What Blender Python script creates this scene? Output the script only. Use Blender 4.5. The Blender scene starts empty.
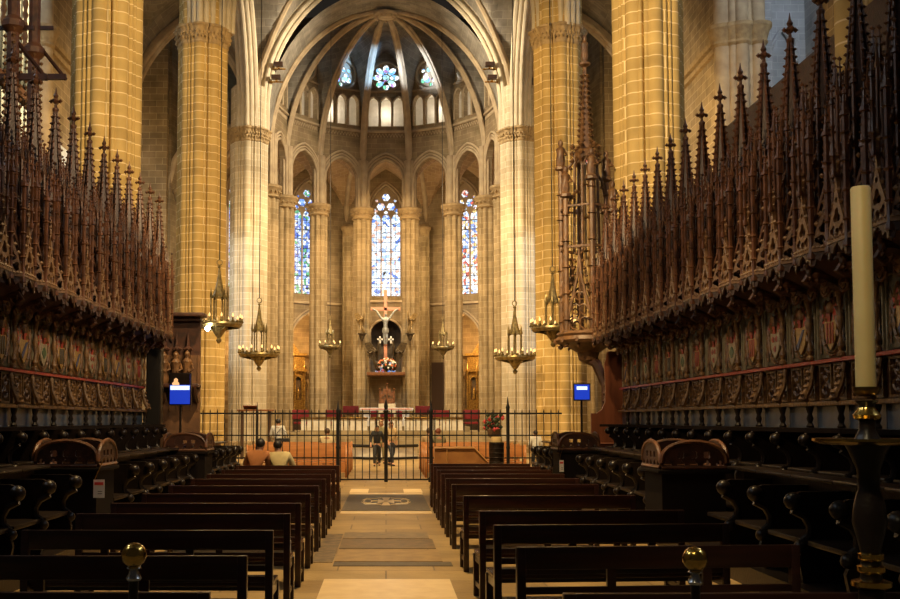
import bpy, bmesh, math, random
from mathutils import Vector as V, Matrix as MX
random.seed(7)
PI = math.pi
C = bpy.context.scene.collection
sc = bpy.context.scene
F = 1050.0; CAM = V((0, 0, 1.7)); PITCH = math.radians(3.5)
SX = 64 / F; SY = 120.5 / F - math.tan(PITCH)

# ------------------------------------------------------------------ helpers
def pt(px, py, Y):
    """world point that the photograph shows at (px,py), at depth Y"""
    u = (px - 450) / F + SX; v = (299.5 - py) / F + SY
    d = V((u, math.cos(PITCH) - v * math.sin(PITCH), math.sin(PITCH) + v * math.cos(PITCH)))
    return CAM + d * (Y / d.y)

def T(x=0, y=0, z=0): return MX.Translation((x, y, z))
def RX(a): return MX.Rotation(a, 4, 'X')
def RY(a): return MX.Rotation(a, 4, 'Y')
def RZ(a): return MX.Rotation(a, 4, 'Z')
UP = RX(PI / 2)                     # plate drawn in XY stands up, facing -Y

def new(): return bmesh.new()

def box(bm, c, s, m=None, bev=0):
    r = bmesh.ops.create_cube(bm, size=1.0)
    vs = r['verts']
    bmesh.ops.scale(bm, vec=s, verts=vs)
    bmesh.ops.translate(bm, vec=c, verts=vs)
    if bev:
        es = list({e for v in vs for e in v.link_edges})
        q = bmesh.ops.bevel(bm, geom=es, offset=bev, segments=2, affect='EDGES', profile=.6)
        vs = q['verts']
    if m is not None: bmesh.ops.transform(bm, matrix=m, verts=vs)

def ring_mesh(bm, rings, closed=True, cap=True):
    vr = [[bm.verts.new(p) for p in r] for r in rings]
    n = len(vr[0])
    for a, b in zip(vr, vr[1:]):
        for i in range(n if closed else n - 1):
            j = (i + 1) % n
            try: bm.faces.new((a[i], a[j], b[j], b[i]))
            except ValueError: pass
    if cap and closed:
        for r in (vr[0][::-1], vr[-1]):
            try: bm.faces.new(r)
            except ValueError: pass

def tube(bm, pts, rad, n=6, cap=True, m=None):
    pts = [V(p) for p in pts]
    k = len(pts)
    rads = rad if isinstance(rad, (list, tuple)) else [rad] * k
    t0 = (pts[1] - pts[0]).normalized()
    up = V((0, 0, 1)) if abs(t0.z) < .9 else V((1, 0, 0))
    nrm = t0.cross(up).normalized()
    rings = []
    for i in range(k):
        t = (pts[min(i + 1, k - 1)] - pts[max(i - 1, 0)])
        t = t.normalized() if t.length > 1e-9 else t0
        nrm = (nrm - t * nrm.dot(t))
        nrm = nrm.normalized() if nrm.length > 1e-6 else t.orthogonal().normalized()
        b = t.cross(nrm)
        ring = [pts[i] + (nrm * math.cos(2 * PI * j / n) + b * math.sin(2 * PI * j / n)) * rads[i] for j in range(n)]
        if m is not None: ring = [m @ p for p in ring]
        rings.append(ring)
    ring_mesh(bm, rings, True, cap)

def lathe(bm, prof, n=16, m=None, ang0=0.0):
    rings = []
    for r, z in prof:
        ring = [V((max(r, 1e-4) * math.cos(2 * PI * j / n + ang0), max(r, 1e-4) * math.sin(2 * PI * j / n + ang0), z)) for j in range(n)]
        if m is not None: ring = [m @ p for p in ring]
        rings.append(ring)
    ring_mesh(bm, rings)

def plate(bm, loops, d, m=None):
    """flat plate with holes (2D filled curve), thickness d, in local XY"""
    cu = bpy.data.curves.new('c', 'CURVE'); cu.dimensions = '2D'; cu.fill_mode = 'BOTH'; cu.extrude = d / 2
    for l in loops:
        sp = cu.splines.new('POLY'); sp.points.add(len(l) - 1)
        for p, q in zip(sp.points, l): p.co = (q[0], q[1], 0, 1)
        sp.use_cyclic_u = True
    ob = bpy.data.objects.new('c', cu)
    me = ob.to_mesh()
    if m is not None: me.transform(m)
    bm.from_mesh(me)
    ob.to_mesh_clear(); bpy.data.objects.remove(ob); bpy.data.curves.remove(cu)

def ball(bm, c, r, m=None, seg=12, sc_=(1, 1, 1)):
    mm = T(*c) @ MX.Diagonal((r * sc_[0], r * sc_[1], r * sc_[2], 1))
    if m is not None: mm = m @ mm
    bmesh.ops.create_uvsphere(bm, u_segments=seg, v_segments=max(6, seg // 2 + 1), radius=1, matrix=mm)

def octa(bm, c, r, s=(1, 1, 1)):
    c = V(c)
    v = [bm.verts.new(c + V(d)) for d in ((r*s[0],0,0),(-r*s[0],0,0),(0,r*s[1],0),(0,-r*s[1],0),(0,0,r*s[2]),(0,0,-r*s[2]))]
    for a, b, d in ((0,2,4),(2,1,4),(1,3,4),(3,0,4),(2,0,5),(1,2,5),(3,1,5),(0,3,5)): bm.faces.new((v[a], v[b], v[d]))

def grid_surf(bm, fn, nu, nv):
    vs = [[bm.verts.new(fn(i / nu, j / nv)) for j in range(nv + 1)] for i in range(nu + 1)]
    for i in range(nu):
        for j in range(nv):
            try: bm.faces.new((vs[i][j], vs[i + 1][j], vs[i + 1][j + 1], vs[i][j + 1]))
            except ValueError: pass

def arch_pts(a, rise, n=10, x0=0, y0=0):
    """pointed arch from (-a,0) over (0,rise) to (a,0)"""
    R = (a * a + rise * rise) / (2 * a)
    R = max(R, a)
    te = math.acos(max(-1, min(1, (R - a) / R)))
    k = rise / (R * math.sin(te)) if math.sin(te) > 1e-6 else 1
    L = []
    for i in range(n + 1):
        t = te * i / n
        L.append((-a + R - R * math.cos(t), R * math.sin(t) * k))
    out = L + [(-x, y) for x, y in L[-2::-1]]
    return [(x + x0, y + y0) for x, y in out]

def arch_z(x, a, rise):
    R = max((a * a + rise * rise) / (2 * a), a)
    d = R - a + min(abs(x), a)
    te = math.acos((R - a) / R); k = rise / (R * math.sin(te))
    return math.sqrt(max(0, R * R - d * d)) * k

def arch_loop(a, zs, rise, z0=0, x0=0, n=10):
    return [(x0 - a, z0)] + arch_pts(a, rise, n, x0, zs) + [(x0 + a, z0)]

def circ(cx, cy, r, n=20, a0=0):
    return [(cx + r * math.cos(2 * PI * i / n + a0), cy + r * math.sin(2 * PI * i / n + a0)) for i in range(n)]

def foil(cx, cy, r, lobes=4, n=5, a0=0):
    out = []
    for k in range(lobes):
        a = 2 * PI * k / lobes + a0
        c = (cx + r * .5 * math.cos(a), cy + r * .5 * math.sin(a))
        h = PI / lobes + .75
        for i in range(n + 1):
            t = a - h + 2 * h * i / n
            out.append((c[0] + r * .5 * math.cos(t), c[1] + r * .5 * math.sin(t)))
    return out

def rect(x0, y0, x1, y1): return [(x0, y0), (x1, y0), (x1, y1), (x0, y1)]

def obj(name, bm, mat, parent=None, loc=(0, 0, 0), rot=(0, 0, 0), smooth=35):
    me = bpy.data.meshes.new(name)
    bmesh.ops.remove_doubles(bm, verts=bm.verts, dist=1e-5)
    bmesh.ops.recalc_face_normals(bm, faces=bm.faces)
    bm.to_mesh(me); bm.free()
    for m in (mat if isinstance(mat, (list, tuple)) else [mat]): me.materials.append(m)
    if smooth:
        for p in me.polygons: p.use_smooth = True
        me.set_sharp_from_angle(angle=math.radians(smooth))
    o = bpy.data.objects.new(name, me); C.objects.link(o)
    o.location = loc; o.rotation_euler = rot
    if parent is not None: o.parent = parent
    return o

def tag(o, label, cat, group=None, kind=None):
    if label: o['label'] = label
    if cat: o['category'] = cat
    if group: o['group'] = group
    if kind: o['kind'] = kind
    return o

def thing(name, label, cat, loc=(0, 0, 0), rz=0, group=None):
    o = bpy.data.objects.new(name, None); C.objects.link(o)
    o.empty_display_size = .1
    o.location = loc; o.rotation_euler = (0, 0, rz)
    return tag(o, label, cat, group)

def struct(name, bm, mat, label=None, cat=None, **k):
    o = obj(name, bm, mat, **k); o['kind'] = 'structure'
    if label: o['label'] = label; o['category'] = cat
    return o

CH = {}
def kids(o): return [c for c in C.objects if c.parent == o]
def dup(root, loc, rz=None, label=None, group=None):
    """a thing, copies of its parts and sub-parts (mesh data shared)"""
    tree = CH.get(root.name)
    if tree is None:
        tree = [(c, kids(c)) for c in kids(root)]; CH[root.name] = tree
    r = root.copy(); C.objects.link(r); r.location = loc
    if rz is not None: r.rotation_euler = (0, 0, rz)
    if label: r['label'] = label
    if group: r['group'] = group
    for ch, sub in tree:
        c = ch.copy(); C.objects.link(c); c.parent = r
        for g in sub:
            d = g.copy(); C.objects.link(d); d.parent = c
    return r

ORD = ['nearest', 'second', 'third', 'fourth', 'fifth', 'sixth', 'seventh', 'eighth', 'ninth', 'tenth', 'eleventh', 'twelfth',
       'thirteenth', 'fourteenth', 'fifteenth', 'sixteenth', 'seventeenth', 'eighteenth', 'nineteenth', 'twentieth',
       'twenty-first', 'twenty-second', 'twenty-third', 'twenty-fourth']

# ------------------------------------------------------------------ materials
def nodes(name):
    m = bpy.data.materials.new(name); m.use_nodes = True
    nt = m.node_tree; b = nt.nodes['Principled BSDF']
    return m, nt, b, nt.nodes.new, nt.links.new

def mat(name, col, col2=None, rough=.5, metal=0, nscale=6, bump=0, bscale=30, coat=0, spec=None, stretch=None, det=4):
    m, nt, b, N, L = nodes(name)
    b.inputs['Roughness'].default_value = rough; b.inputs['Metallic'].default_value = metal
    if spec is not None: b.inputs['Specular IOR Level'].default_value = spec
    tc = N('ShaderNodeTexCoord'); src = tc.outputs['Object']
    if stretch:
        mp = N('ShaderNodeMapping'); mp.inputs['Scale'].default_value = stretch; L(src, mp.inputs['Vector']); src = mp.outputs['Vector']
    if col2:
        n = N('ShaderNodeTexNoise'); n.inputs['Scale'].default_value = nscale; n.inputs['Detail'].default_value = det; L(src, n.inputs['Vector'])
        r = N('ShaderNodeValToRGB'); r.color_ramp.elements[0].position = .35; r.color_ramp.elements[1].position = .65
        r.color_ramp.elements[0].color = (*col, 1); r.color_ramp.elements[1].color = (*col2, 1)
        L(n.outputs['Fac'], r.inputs['Fac']); L(r.outputs['Color'], b.inputs['Base Color'])
    else: b.inputs['Base Color'].default_value = (*col, 1)
    if bump:
        n2 = N('ShaderNodeTexNoise'); n2.inputs['Scale'].default_value = bscale; n2.inputs['Detail'].default_value = 3; L(src, n2.inputs['Vector'])
        bp = N('ShaderNodeBump'); bp.inputs['Strength'].default_value = bump; bp.inputs['Distance'].default_value = .02
        L(n2.outputs['Fac'], bp.inputs['Height']); L(bp.outputs['Normal'], b.inputs['Normal'])
    return m

def glow(name, col, strength):
    m, nt, b, N, L = nodes(name)
    b.inputs['Base Color'].default_value = (*col, 1)
    b.inputs['Emission Color'].default_value = (*col, 1); b.inputs['Emission Strength'].default_value = strength
    return m

def masonry(name, c1, c2, mortar, bw=.6, bh=.3, ms=.012, mode='box', R=1.0, rough=.85, dirt=.5, bias=0):
    m, nt, b, N, L = nodes(name)
    b.inputs['Roughness'].default_value = rough; b.inputs['Specular IOR Level'].default_value = .15
    tc = N('ShaderNodeTexCoord'); sp = N('ShaderNodeSeparateXYZ'); L(tc.outputs['Object'], sp.inputs[0])
    cb = N('ShaderNodeCombineXYZ')
    def mth(op, a, c=None):
        n = N('ShaderNodeMath'); n.operation = op
        for i, q in enumerate((a, c)):
            if q is None: continue
            if isinstance(q, (int, float)): n.inputs[i].default_value = q
            else: L(q, n.inputs[i])
        return n.outputs[0]
    if mode == 'cyl':
        u = mth('MULTIPLY', mth('ARCTAN2', sp.outputs[1], sp.outputs[0]), R)
        L(u, cb.inputs[0]); L(sp.outputs[2], cb.inputs[1])
    elif mode == 'plate':
        L(sp.outputs[0], cb.inputs[0]); L(sp.outputs[1], cb.inputs[1])
    else:
        sn = N('ShaderNodeSeparateXYZ'); L(tc.outputs['Normal'], sn.inputs[0])
        fx = mth('GREATER_THAN', mth('ABSOLUTE', sn.outputs[0]), .6)
        fz = mth('GREATER_THAN', mth('ABSOLUTE', sn.outputs[2]), .75)
        mu = N('ShaderNodeMix'); L(fx, mu.inputs['Factor']); L(sp.outputs[0], mu.inputs['A']); L(sp.outputs[1], mu.inputs['B'])
        mv = N('ShaderNodeMix'); L(fz, mv.inputs['Factor']); L(sp.outputs[2], mv.inputs['A']); L(sp.outputs[1], mv.inputs['B'])
        L(mu.outputs['Result'], cb.inputs[0]); L(mv.outputs['Result'], cb.inputs[1])
    br = N('ShaderNodeTexBrick'); L(cb.outputs[0], br.inputs['Vector'])
    br.inputs['Scale'].default_value = 1; br.inputs['Brick Width'].default_value = bw; br.inputs['Row Height'].default_value = bh
    br.inputs['Mortar Size'].default_value = ms; br.inputs['Mortar Smooth'].default_value = .3; br.inputs['Bias'].default_value = bias
    br.inputs['Color1'].default_value = (*c1, 1); br.inputs['Color2'].default_value = (*c2, 1); br.inputs['Mortar'].default_value = (*mortar, 1)
    nz = N('ShaderNodeTexNoise'); nz.inputs['Scale'].default_value = 1.3; nz.inputs['Detail'].default_value = 6; L(tc.outputs['Object'], nz.inputs['Vector'])
    rp = N('ShaderNodeValToRGB'); rp.color_ramp.elements[0].position = .3; rp.color_ramp.elements[1].position = .7
    d = 1 - dirt; rp.color_ramp.elements[0].color = (d, d, d * .95, 1); rp.color_ramp.elements[1].color = (1, 1, 1, 1)
    L(nz.outputs['Fac'], rp.inputs['Fac'])
    mx = N('ShaderNodeMix'); mx.data_type = 'RGBA'; mx.blend_type = 'MULTIPLY'; mx.inputs['Factor'].default_value = 1
    L(br.outputs['Color'], mx.inputs['A']); L(rp.outputs['Color'], mx.inputs['B']); L(mx.outputs['Result'], b.inputs['Base Color'])
    bp = N('ShaderNodeBump'); bp.inputs['Strength'].default_value = .35; bp.inputs['Distance'].default_value = .02
    n3 = N('ShaderNodeTexNoise'); n3.inputs['Scale'].default_value = 14; n3.inputs['Detail'].default_value = 4; L(tc.outputs['Object'], n3.inputs['Vector'])
    L(n3.outputs['Fac'], bp.inputs['Height']); L(bp.outputs['Normal'], b.inputs['Normal'])
    return m

def stained(name, palette, scale=7, strength=3.0, lead=.06, grid=(.33, .55)):
    """back-lit leaded glass: coloured cells, lead lines and saddle bars"""
    m, nt, b, N, L = nodes(name)
    tc = N('ShaderNodeTexCoord')
    vo = N('ShaderNodeTexVoronoi'); vo.inputs['Scale'].default_value = scale; L(tc.outputs['Object'], vo.inputs['Vector'])
    wn = N('ShaderNodeSeparateColor'); L(vo.outputs['Color'], wn.inputs[0])
    rp = N('ShaderNodeValToRGB'); rp.color_ramp.interpolation = 'CONSTANT'
    els = rp.color_ramp.elements
    n = len(palette)
    els[0].position = 0; els[0].color = (*palette[0], 1); els[1].position = 1 / n; els[1].color = (*palette[1], 1)
    for i in range(2, n):
        e = els.new(i / n); e.color = (*palette[i], 1)
    L(wn.outputs[0], rp.inputs['Fac'])
    ve = N('ShaderNodeTexVoronoi'); ve.feature = 'DISTANCE_TO_EDGE'; ve.inputs['Scale'].default_value = scale; L(tc.outputs['Object'], ve.inputs['Vector'])
    gt = N('ShaderNodeMath'); gt.operation = 'GREATER_THAN'; gt.inputs[1].default_value = lead; L(ve.outputs['Distance'], gt.inputs[0])
    br = N('ShaderNodeTexBrick'); br.offset = 0; br.inputs['Scale'].default_value = 1; br.inputs['Brick Width'].default_value = grid[0]; br.inputs['Row Height'].default_value = grid[1]
    br.inputs['Mortar Size'].default_value = .014; br.inputs['Color1'].default_value = (1, 1, 1, 1); br.inputs['Color2'].default_value = (1, 1, 1, 1); br.inputs['Mortar'].default_value = (.02, .02, .02, 1)
    L(tc.outputs['Object'], br.inputs['Vector'])
    mx = N('ShaderNodeMix'); mx.data_type = 'RGBA'; mx.blend_type = 'MULTIPLY'; mx.inputs['Factor'].default_value = 1
    L(rp.outputs['Color'], mx.inputs['A']); L(br.outputs['Color'], mx.inputs['B'])
    mu = N('ShaderNodeMath'); mu.operation = 'MULTIPLY'; L(gt.outputs[0], mu.inputs[0]); mu.inputs[1].default_value = strength
    L(mx.outputs['Result'], b.inputs['Emission Color']); L(mu.outputs[0], b.inputs['Emission Strength'])
    b.inputs['Base Color'].default_value = (.02, .02, .02, 1); b.inputs['Roughness'].default_value = .3
    return m

STONE = masonry('pillar_stone', (.56, .385, .145), (.46, .31, .115), (.80, .62, .35), 1.3, .32, .016, 'cyl', 1.0, dirt=.25)
STONE_C = masonry('choir_arch_stone', (.62, .52, .36), (.52, .42, .28), (.76, .67, .50), 1.3, .32, .012, 'cyl', 1.0, dirt=.25)
COLS = masonry('apse_column_stone', (.42, .31, .17), (.33, .24, .13), (.52, .41, .25), .5, .33, .012, 'cyl', .55, dirt=.35)
WALL = masonry('wall_stone', (.40, .29, .16), (.30, .22, .13), (.58, .46, .28), .75, .36, .014, 'box', dirt=.4)
WALLP = masonry('apse_wall_stone', (.34, .25, .14), (.27, .19, .11), (.42, .33, .2), .6, .3, .012, 'plate', dirt=.45)
VAULT = masonry('vault_stone', (.33, .29, .23), (.25, .22, .18), (.40, .36, .29), .55, .3, .012, 'box', dirt=.45)
RIB = mat('rib_stone', (.48, .37, .23), (.36, .27, .17), rough=.85, nscale=2, bump=.2, bscale=14, spec=.15)
RIBP = mat('arch_stone', (.60, .51, .36), (.50, .42, .29), rough=.85, nscale=2, bump=.2, bscale=14, spec=.15)
CAPM = mat('carved_capital_stone', (.42, .30, .15), (.30, .21, .11), rough=.85, nscale=5, bump=.4, bscale=18, spec=.15)
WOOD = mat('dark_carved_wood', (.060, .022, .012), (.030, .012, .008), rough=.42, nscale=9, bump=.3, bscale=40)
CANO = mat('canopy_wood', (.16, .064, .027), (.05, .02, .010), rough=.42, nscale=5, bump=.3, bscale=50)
GILT = mat('gilded_carving', (.24, .13, .045), (.10, .05, .022), rough=.4, nscale=14, bump=.5, bscale=45)
BLACK = mat('black_wood', (.009, .006, .005), (.016, .010, .007), spec=.3, rough=.34, nscale=6, bump=.15, bscale=30)
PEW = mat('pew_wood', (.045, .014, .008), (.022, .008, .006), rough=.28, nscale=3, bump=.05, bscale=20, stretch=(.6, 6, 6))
IRON = mat('wrought_iron', (.012, .010, .009), rough=.5, metal=.3)
BRASS = mat('polished_brass', (.62, .40, .10), rough=.18, metal=1)
OLDBR = mat('aged_brass', (.30, .19, .06), (.18, .11, .04), rough=.3, metal=1, nscale=8)
# ------------------------------------------------------------------ floor
def floor_mat():
    m = masonry('floor_slabs', (.46, .31, .13), (.34, .22, .09), (.20, .13, .06), 1.1, .75, .012, 'box', rough=.45, dirt=.4)
    m.node_tree.nodes['Principled BSDF'].inputs['Specular IOR Level'].default_value = .4
    return m
FLOOR = floor_mat()
bm = new(); box(bm, (0, 37, -.1), (42, 84, .2)); struct('floor', bm, FLOOR, smooth=0)
MARB = mat('pale_marble', (.80, .60, .33), (.70, .50, .25), rough=.35, nscale=5)
SLATE = mat('grey_slab', (.13, .10, .06), (.08, .062, .042), rough=.45, nscale=9, bump=.1)
OCHRE = mat('ochre_slab', (.36, .23, .085), (.25, .155, .06), rough=.45, nscale=5, bump=.1)
def slab(label, x0, y0, x1, y1, m, z=.006):
    b = new(); box(b, ((x0 + x1) / 2, (y0 + y1) / 2, z / 2), (x1 - x0, y1 - y0, z))
    return tag(obj('floor_slab', b, m, smooth=0), label, 'floor slab', 'slabs set in the aisle floor')
def gx(px, py): return (px - 386) / F * gy(py)
def gy(py): return F * 1.7 / (py - 420)
slab('large pale marble slab in the near aisle floor', -.66, 9.2, .68, gy(577.5), MARB)
slab('brown worn slab across the aisle behind the pale marble one', -.62, gy(560), .68, gy(548.5), OCHRE)
slab('dark grey worn slab in the aisle between two ochre slabs', -.62, gy(547.5), .66, gy(538), mat('brown_slab', (.20, .125, .05), (.11, .07, .032), rough=.45, nscale=6, bump=.1))
slab('narrow mottled grey slab on left side of the worn aisle slabs', -.90, gy(561), -.64, gy(533), mat('mottled_slab', (.24, .165, .085), (.09, .065, .042), rough=.5, nscale=8, bump=.2))
slab('thin grey strip of stone crossing the aisle floor', -.62, gy(564.5), .78, gy(560.7), SLATE)
slab('grey strip slab above the dark worn slab', -.62, gy(537.5), .62, gy(531.5), mat('grey_ochre_slab', (.26, .18, .085), (.14, .10, .055), rough=.45, nscale=7, bump=.1))
slab('long white marble strip in front of the emblem slab', -.84, gy(513), .84, gy(510.5), MARB)
slab('long white marble strip behind the emblem slab', -.84, gy(494), .84, gy(492.6), MARB)
slab('square white marble slab at left behind the emblem slab', -.86, gy(492.4), -.42, gy(488.5), MARB)
slab('square white marble slab at right behind the emblem slab', .42, gy(492.4), .86, gy(488.5), MARB)
t = thing('emblem_slab', 'dark grey tomb slab with a pale cross emblem in the aisle', 'floor slab', (0, 0, 0), 0, 'slabs set in the aisle floor')
b = new(); box(b, (0, (gy(510) + gy(494.2)) / 2, .004), (1.68, gy(494.2) - gy(510), .008)); obj('slab', b, SLATE, t, smooth=0)
b = new(); cy = gy(501.5) + .15
for k in range(4):
    ux, uy = ((1, 0), (0, 1), (-1, 0), (0, -1))[k]; W_, Lx = (.55, .17) if ux else (.07, 1.05)
    if ux: q = [(0, cy - .12), (ux * Lx, cy - W_), (ux * Lx, cy + W_), (0, cy + .12)]
    else: q = [(-.03, cy), (-W_ * 1.3, cy + uy * Lx), (W_ * 1.3, cy + uy * Lx), (.03, cy)]
    plate(b, [q], .004, T(0, 0, .0095))
for e in (-1, 1):
    tube(b, [(e * (.38 + .085 * math.cos(a)), cy + .5 * math.sin(a), .009) for a in [i * PI / 8 for i in range(17)]], .013, 4)
    for w_ in (-.75, .75): tube(b, [(e * .5, cy + w_ * .3, .009), (e * .42, cy + w_, .009), (e * .2, cy + w_, .009), (e * .1, cy + w_ * 1.2, .009)], .012, 4)
    tube(b, [(e * .17, cy, .009), (e * .3, cy, .009)], .02, 4)
obj('cross_emblem', b, MARB, t)

# ------------------------------------------------------------------ nave pillars, walls and vaults
PYS = [13.3, 27.3, 41.3, 55.3]
XL, XR = -7.3, 7.1
AX = (XL + XR) / 2
WX = 13.8
ZS = 17.5; ZC = 16.5          # vault springing, capital
def lobes(R):
    L = [(0, 0, .66 * R)]
    for k in range(4):
        a = k * PI / 2; L.append((.77 * R * math.cos(a), .77 * R * math.sin(a), .22 * R))
        a += PI / 4; L.append((.70 * R * math.cos(a), .72 * R * math.sin(a), .24 * R))
    for k in range(8):
        a = k * PI / 4 + PI / 8
        for e in (-.085, .085): L.append((.86 * R * math.cos(a + e), .86 * R * math.sin(a + e), .06 * R))
    for k in range(16):
        a = k * PI / 8 + PI / 16; L.append((.75 * R * math.cos(a), .75 * R * math.sin(a), .045 * R))
    return L
def prof_lobed(R, n=224, grow=0):
    out = []
    L = lobes(R)
    for i in range(n):
        a = 2 * PI * i / n; dx, dy = math.cos(a), math.sin(a); best = 0
        for cx, cy, r in L:
            p = cx * dx + cy * dy; q = cx * cx + cy * cy - r * r; D = p * p - q
            if D >= 0: best = max(best, p + math.sqrt(D))
        out.append((best + grow, a))
    return out
def lobed_shaft(bm, R, zs, grows, n=224):
    rings = []
    for z, g in zip(zs, grows):
        rings.append([V((r * math.cos(a), r * math.sin(a), z)) for r, a in prof_lobed(R, n, g)])
    ring_mesh(bm, rings)
def pillar_proto(R, zc, ztop, m, label, loc):
    t = thing('stone_pillar', label, 'pillar', loc, 0, 'clustered nave pillars')
    b = new(); lobed_shaft(b, R, [0, .25, .3, .55, .62], [.28, .28, .2, .2, .02]); obj('pillar_base', b, CAPM, t, smooth=50)
    b = new(); lobed_shaft(b, R, [.6, zc + .05], [0, 0]); obj('shaft', b, m, t, smooth=50)
    b = new(); lobed_shaft(b, R, [zc, zc + .06, zc + .1, zc + .45, zc + .62, zc + .66, zc + .74, zc + .8], [.02, .05, .02, .10, .13, .2, .2, .06])
    for ring_, zz, rr in ((0, zc + .25, .075), (1, zc + .42, .07)):
        for i in range(44):
            a = 2 * PI * (i + ring_ * .5) / 44
            r = prof_lobed(R, 224, .07 + ring_ * .03)[int(224 * (i + ring_ * .5) / 44) % 224][0]
            octa(b, (r * math.cos(a), r * math.sin(a), zz), rr, (1, 1, 1.3))
    obj('carved_capital', b, CAPM, t, smooth=50)
    b = new(); lobed_shaft(b, R, [zc + .78, ztop], [-.02, -.02]); obj('upper_shaft', b, m, t, smooth=50)
    return t
side = {-1: 'left', 1: 'right'}
where = ['nearest to the camera beside the stalls', 'in the middle of the choir stalls', 'just beyond the choir screen', 'carrying the great chancel arch']
pA = pillar_proto(1.0, ZC, 19.6, STONE, 'golden clustered stone pillar on the left, rising behind the carved spires', (-7.78, 28.7, 0))
dup(pA, (7.3, 28.7, 0), None, 'golden clustered stone pillar on the right, rising behind the carved spires')
dup(pA, (7.42, 14.7, 0), None, 'clustered stone pillar at far right edge, behind the nearest spires')
dup(pA, (XL - .04, 41.3, 0), None, 'clustered pillar on the left with carved capital, behind the hanging lamp')
dup(pA, (XR - .2, 41.3, 0), None, 'clustered pillar on the right with carved capital, left of the tall canopy')
pC = pillar_proto(1.02, ZC - .15, 19.4, STONE_C, 'pale clustered pillar at left foot of the great chancel arch', (XL, 55.3, 0))
dup(pC, (XR, 55.3, 0), None, 'pale clustered pillar at right foot of the great chancel arch')

HX = 6.0 + .9
def nave_z(x, y):
    """x from nave axis, y from bay centre"""
    zx = ZS + arch_z(x, HX, 9.4) if abs(x) < HX else ZS
    zy = ZS + arch_z(y, 7.0, 7.4) if abs(y) < 7.0 else ZS
    return max(zx, zy)
def aisle_z(x, y):
    zx = ZS + arch_z(x, 3.5, 6.3) if abs(x) < 3.5 else ZS
    zy = ZS + arch_z(y, 7.0, 7.4) if abs(y) < 7.0 else ZS
    return max(zx, zy)
for i, y0 in enumerate([6.3, 20.3, 34.3, 48.3]):
    b = new(); grid_surf(b, lambda u, v: V((AX + (u * 2 - 1) * HX, y0 + (v * 2 - 1) * 7, nave_z((u * 2 - 1) * HX, (v * 2 - 1) * 7))), 40, 40)
    struct('ceiling_nave', b, VAULT)
    for s in (-1, 1):
        xc = AX + s * (HX + 3.5)
        b = new(); grid_surf(b, lambda u, v: V((xc + (u * 2 - 1) * 3.5, y0 + (v * 2 - 1) * 7, aisle_z((u * 2 - 1) * 3.5, (v * 2 - 1) * 7))), 28, 40)
        struct('ceiling_aisle', b, VAULT)
# ribs: one object per arch
def arch_rolls(bm, A, B, rise, offs, n=18, zs=ZS, seg=8):
    """mouldings of an arch springing from A to B (xy), offs=(inset,drop,r)"""
    A = V(A); B = V(B); mid = (A + B) / 2; d = (B - A); a0 = d.length / 2; d.normalize(); side_ = V((-d.y, d.x))
    for inset, lat, r in offs:
        a = a0 - inset; R = rise - inset
        P = [V((mid.x + d.x * x + side_.x * lat, mid.y + d.y * x + side_.y * lat, zs + z)) for x, z in arch_pts(a, R, n)]
        P = [P[0] - V((0, 0, zs - 17.15))] + P + [P[-1] - V((0, 0, zs - 17.15))]
        tube(bm, P, r, seg)
ORD4 = [(.0, .0, .34), (.26, -.22, .13), (.26, .22, .13), (.05, -.42, .16), (.05, .42, .16), (.42, 0, .12)]
ribn = 0
for k, y in enumerate(PYS[1:3]):
    b = new(); arch_rolls(b, (XL + .7, y), (XR - .7, y), 9.0, ORD4); struct('trim_transverse_rib', b, RIBP)
for k in range(1, 3):
    for s, x in ((-1, XL), (1, XR)):
        b = new(); arch_rolls(b, (x, PYS[k] + .6), (x, PYS[k + 1] - .6), 7.0, ORD4); struct('trim_arcade_arch', b, RIBP)
for k in range(1, 3):
    for s, x in ((-1, XL), (1, XR)):
        ya, yb = PYS[k], PYS[k + 1]
        for ys, ye in ((ya, yb), (yb, ya)):
            P = []
            for i in range(21):
                t_ = i / 20; xx = x + (AX - x) * t_; yy = ys + (ye - ys) * .5 * t_
                P.append((xx, yy, nave_z(xx - AX, yy - (ya + yb) / 2) - .1 if t_ > .06 else ZS + t_ * 30))
            b = new(); tube(b, P, .17, 8); struct('trim_diagonal_rib', b, RIB)
    for s in (-1, 1):
        for ya in PYS[1:]:
            b = new(); arch_rolls(b, (AX + s * 7.0, ya), (AX + s * WX, ya), 5.9, [(0, 0, .3), (.3, 0, .14), (.15, .25, .12), (.15, -.25, .12)]); struct('trim_aisle_rib', b, RIB) if k == 1 else b.free()
# great chancel arch
b = new()
arch_rolls(b, (XL + .52, 55.3), (XR - .52, 55.3), 8.2, [(-.05, 0, .36), (.25, -.3, .13), (.25, .3, .13), (.42, 0, .14), (-.25, -.5, .15), (-.6, -.62, .16), (-.95, -.72, .17), (-.42, -.42, .28), (-.8, -.5, .3)], n=26, zs=18.3)
struct('trim_chancel_arch', b, RIBP)
b = new()
plate(b, [[(x, z + 18.3) for x, z in arch_pts(6.6, 8.4, 24)] + [(6.6, 17.3), (7.2, 17.3), (7.2, 28.5), (-7.2, 28.5), (-7.2, 17.3), (-6.6, 17.3)]], .5, T(AX, 55.4, 0) @ UP)
struct('wall_chancel', b, WALL)
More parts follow.
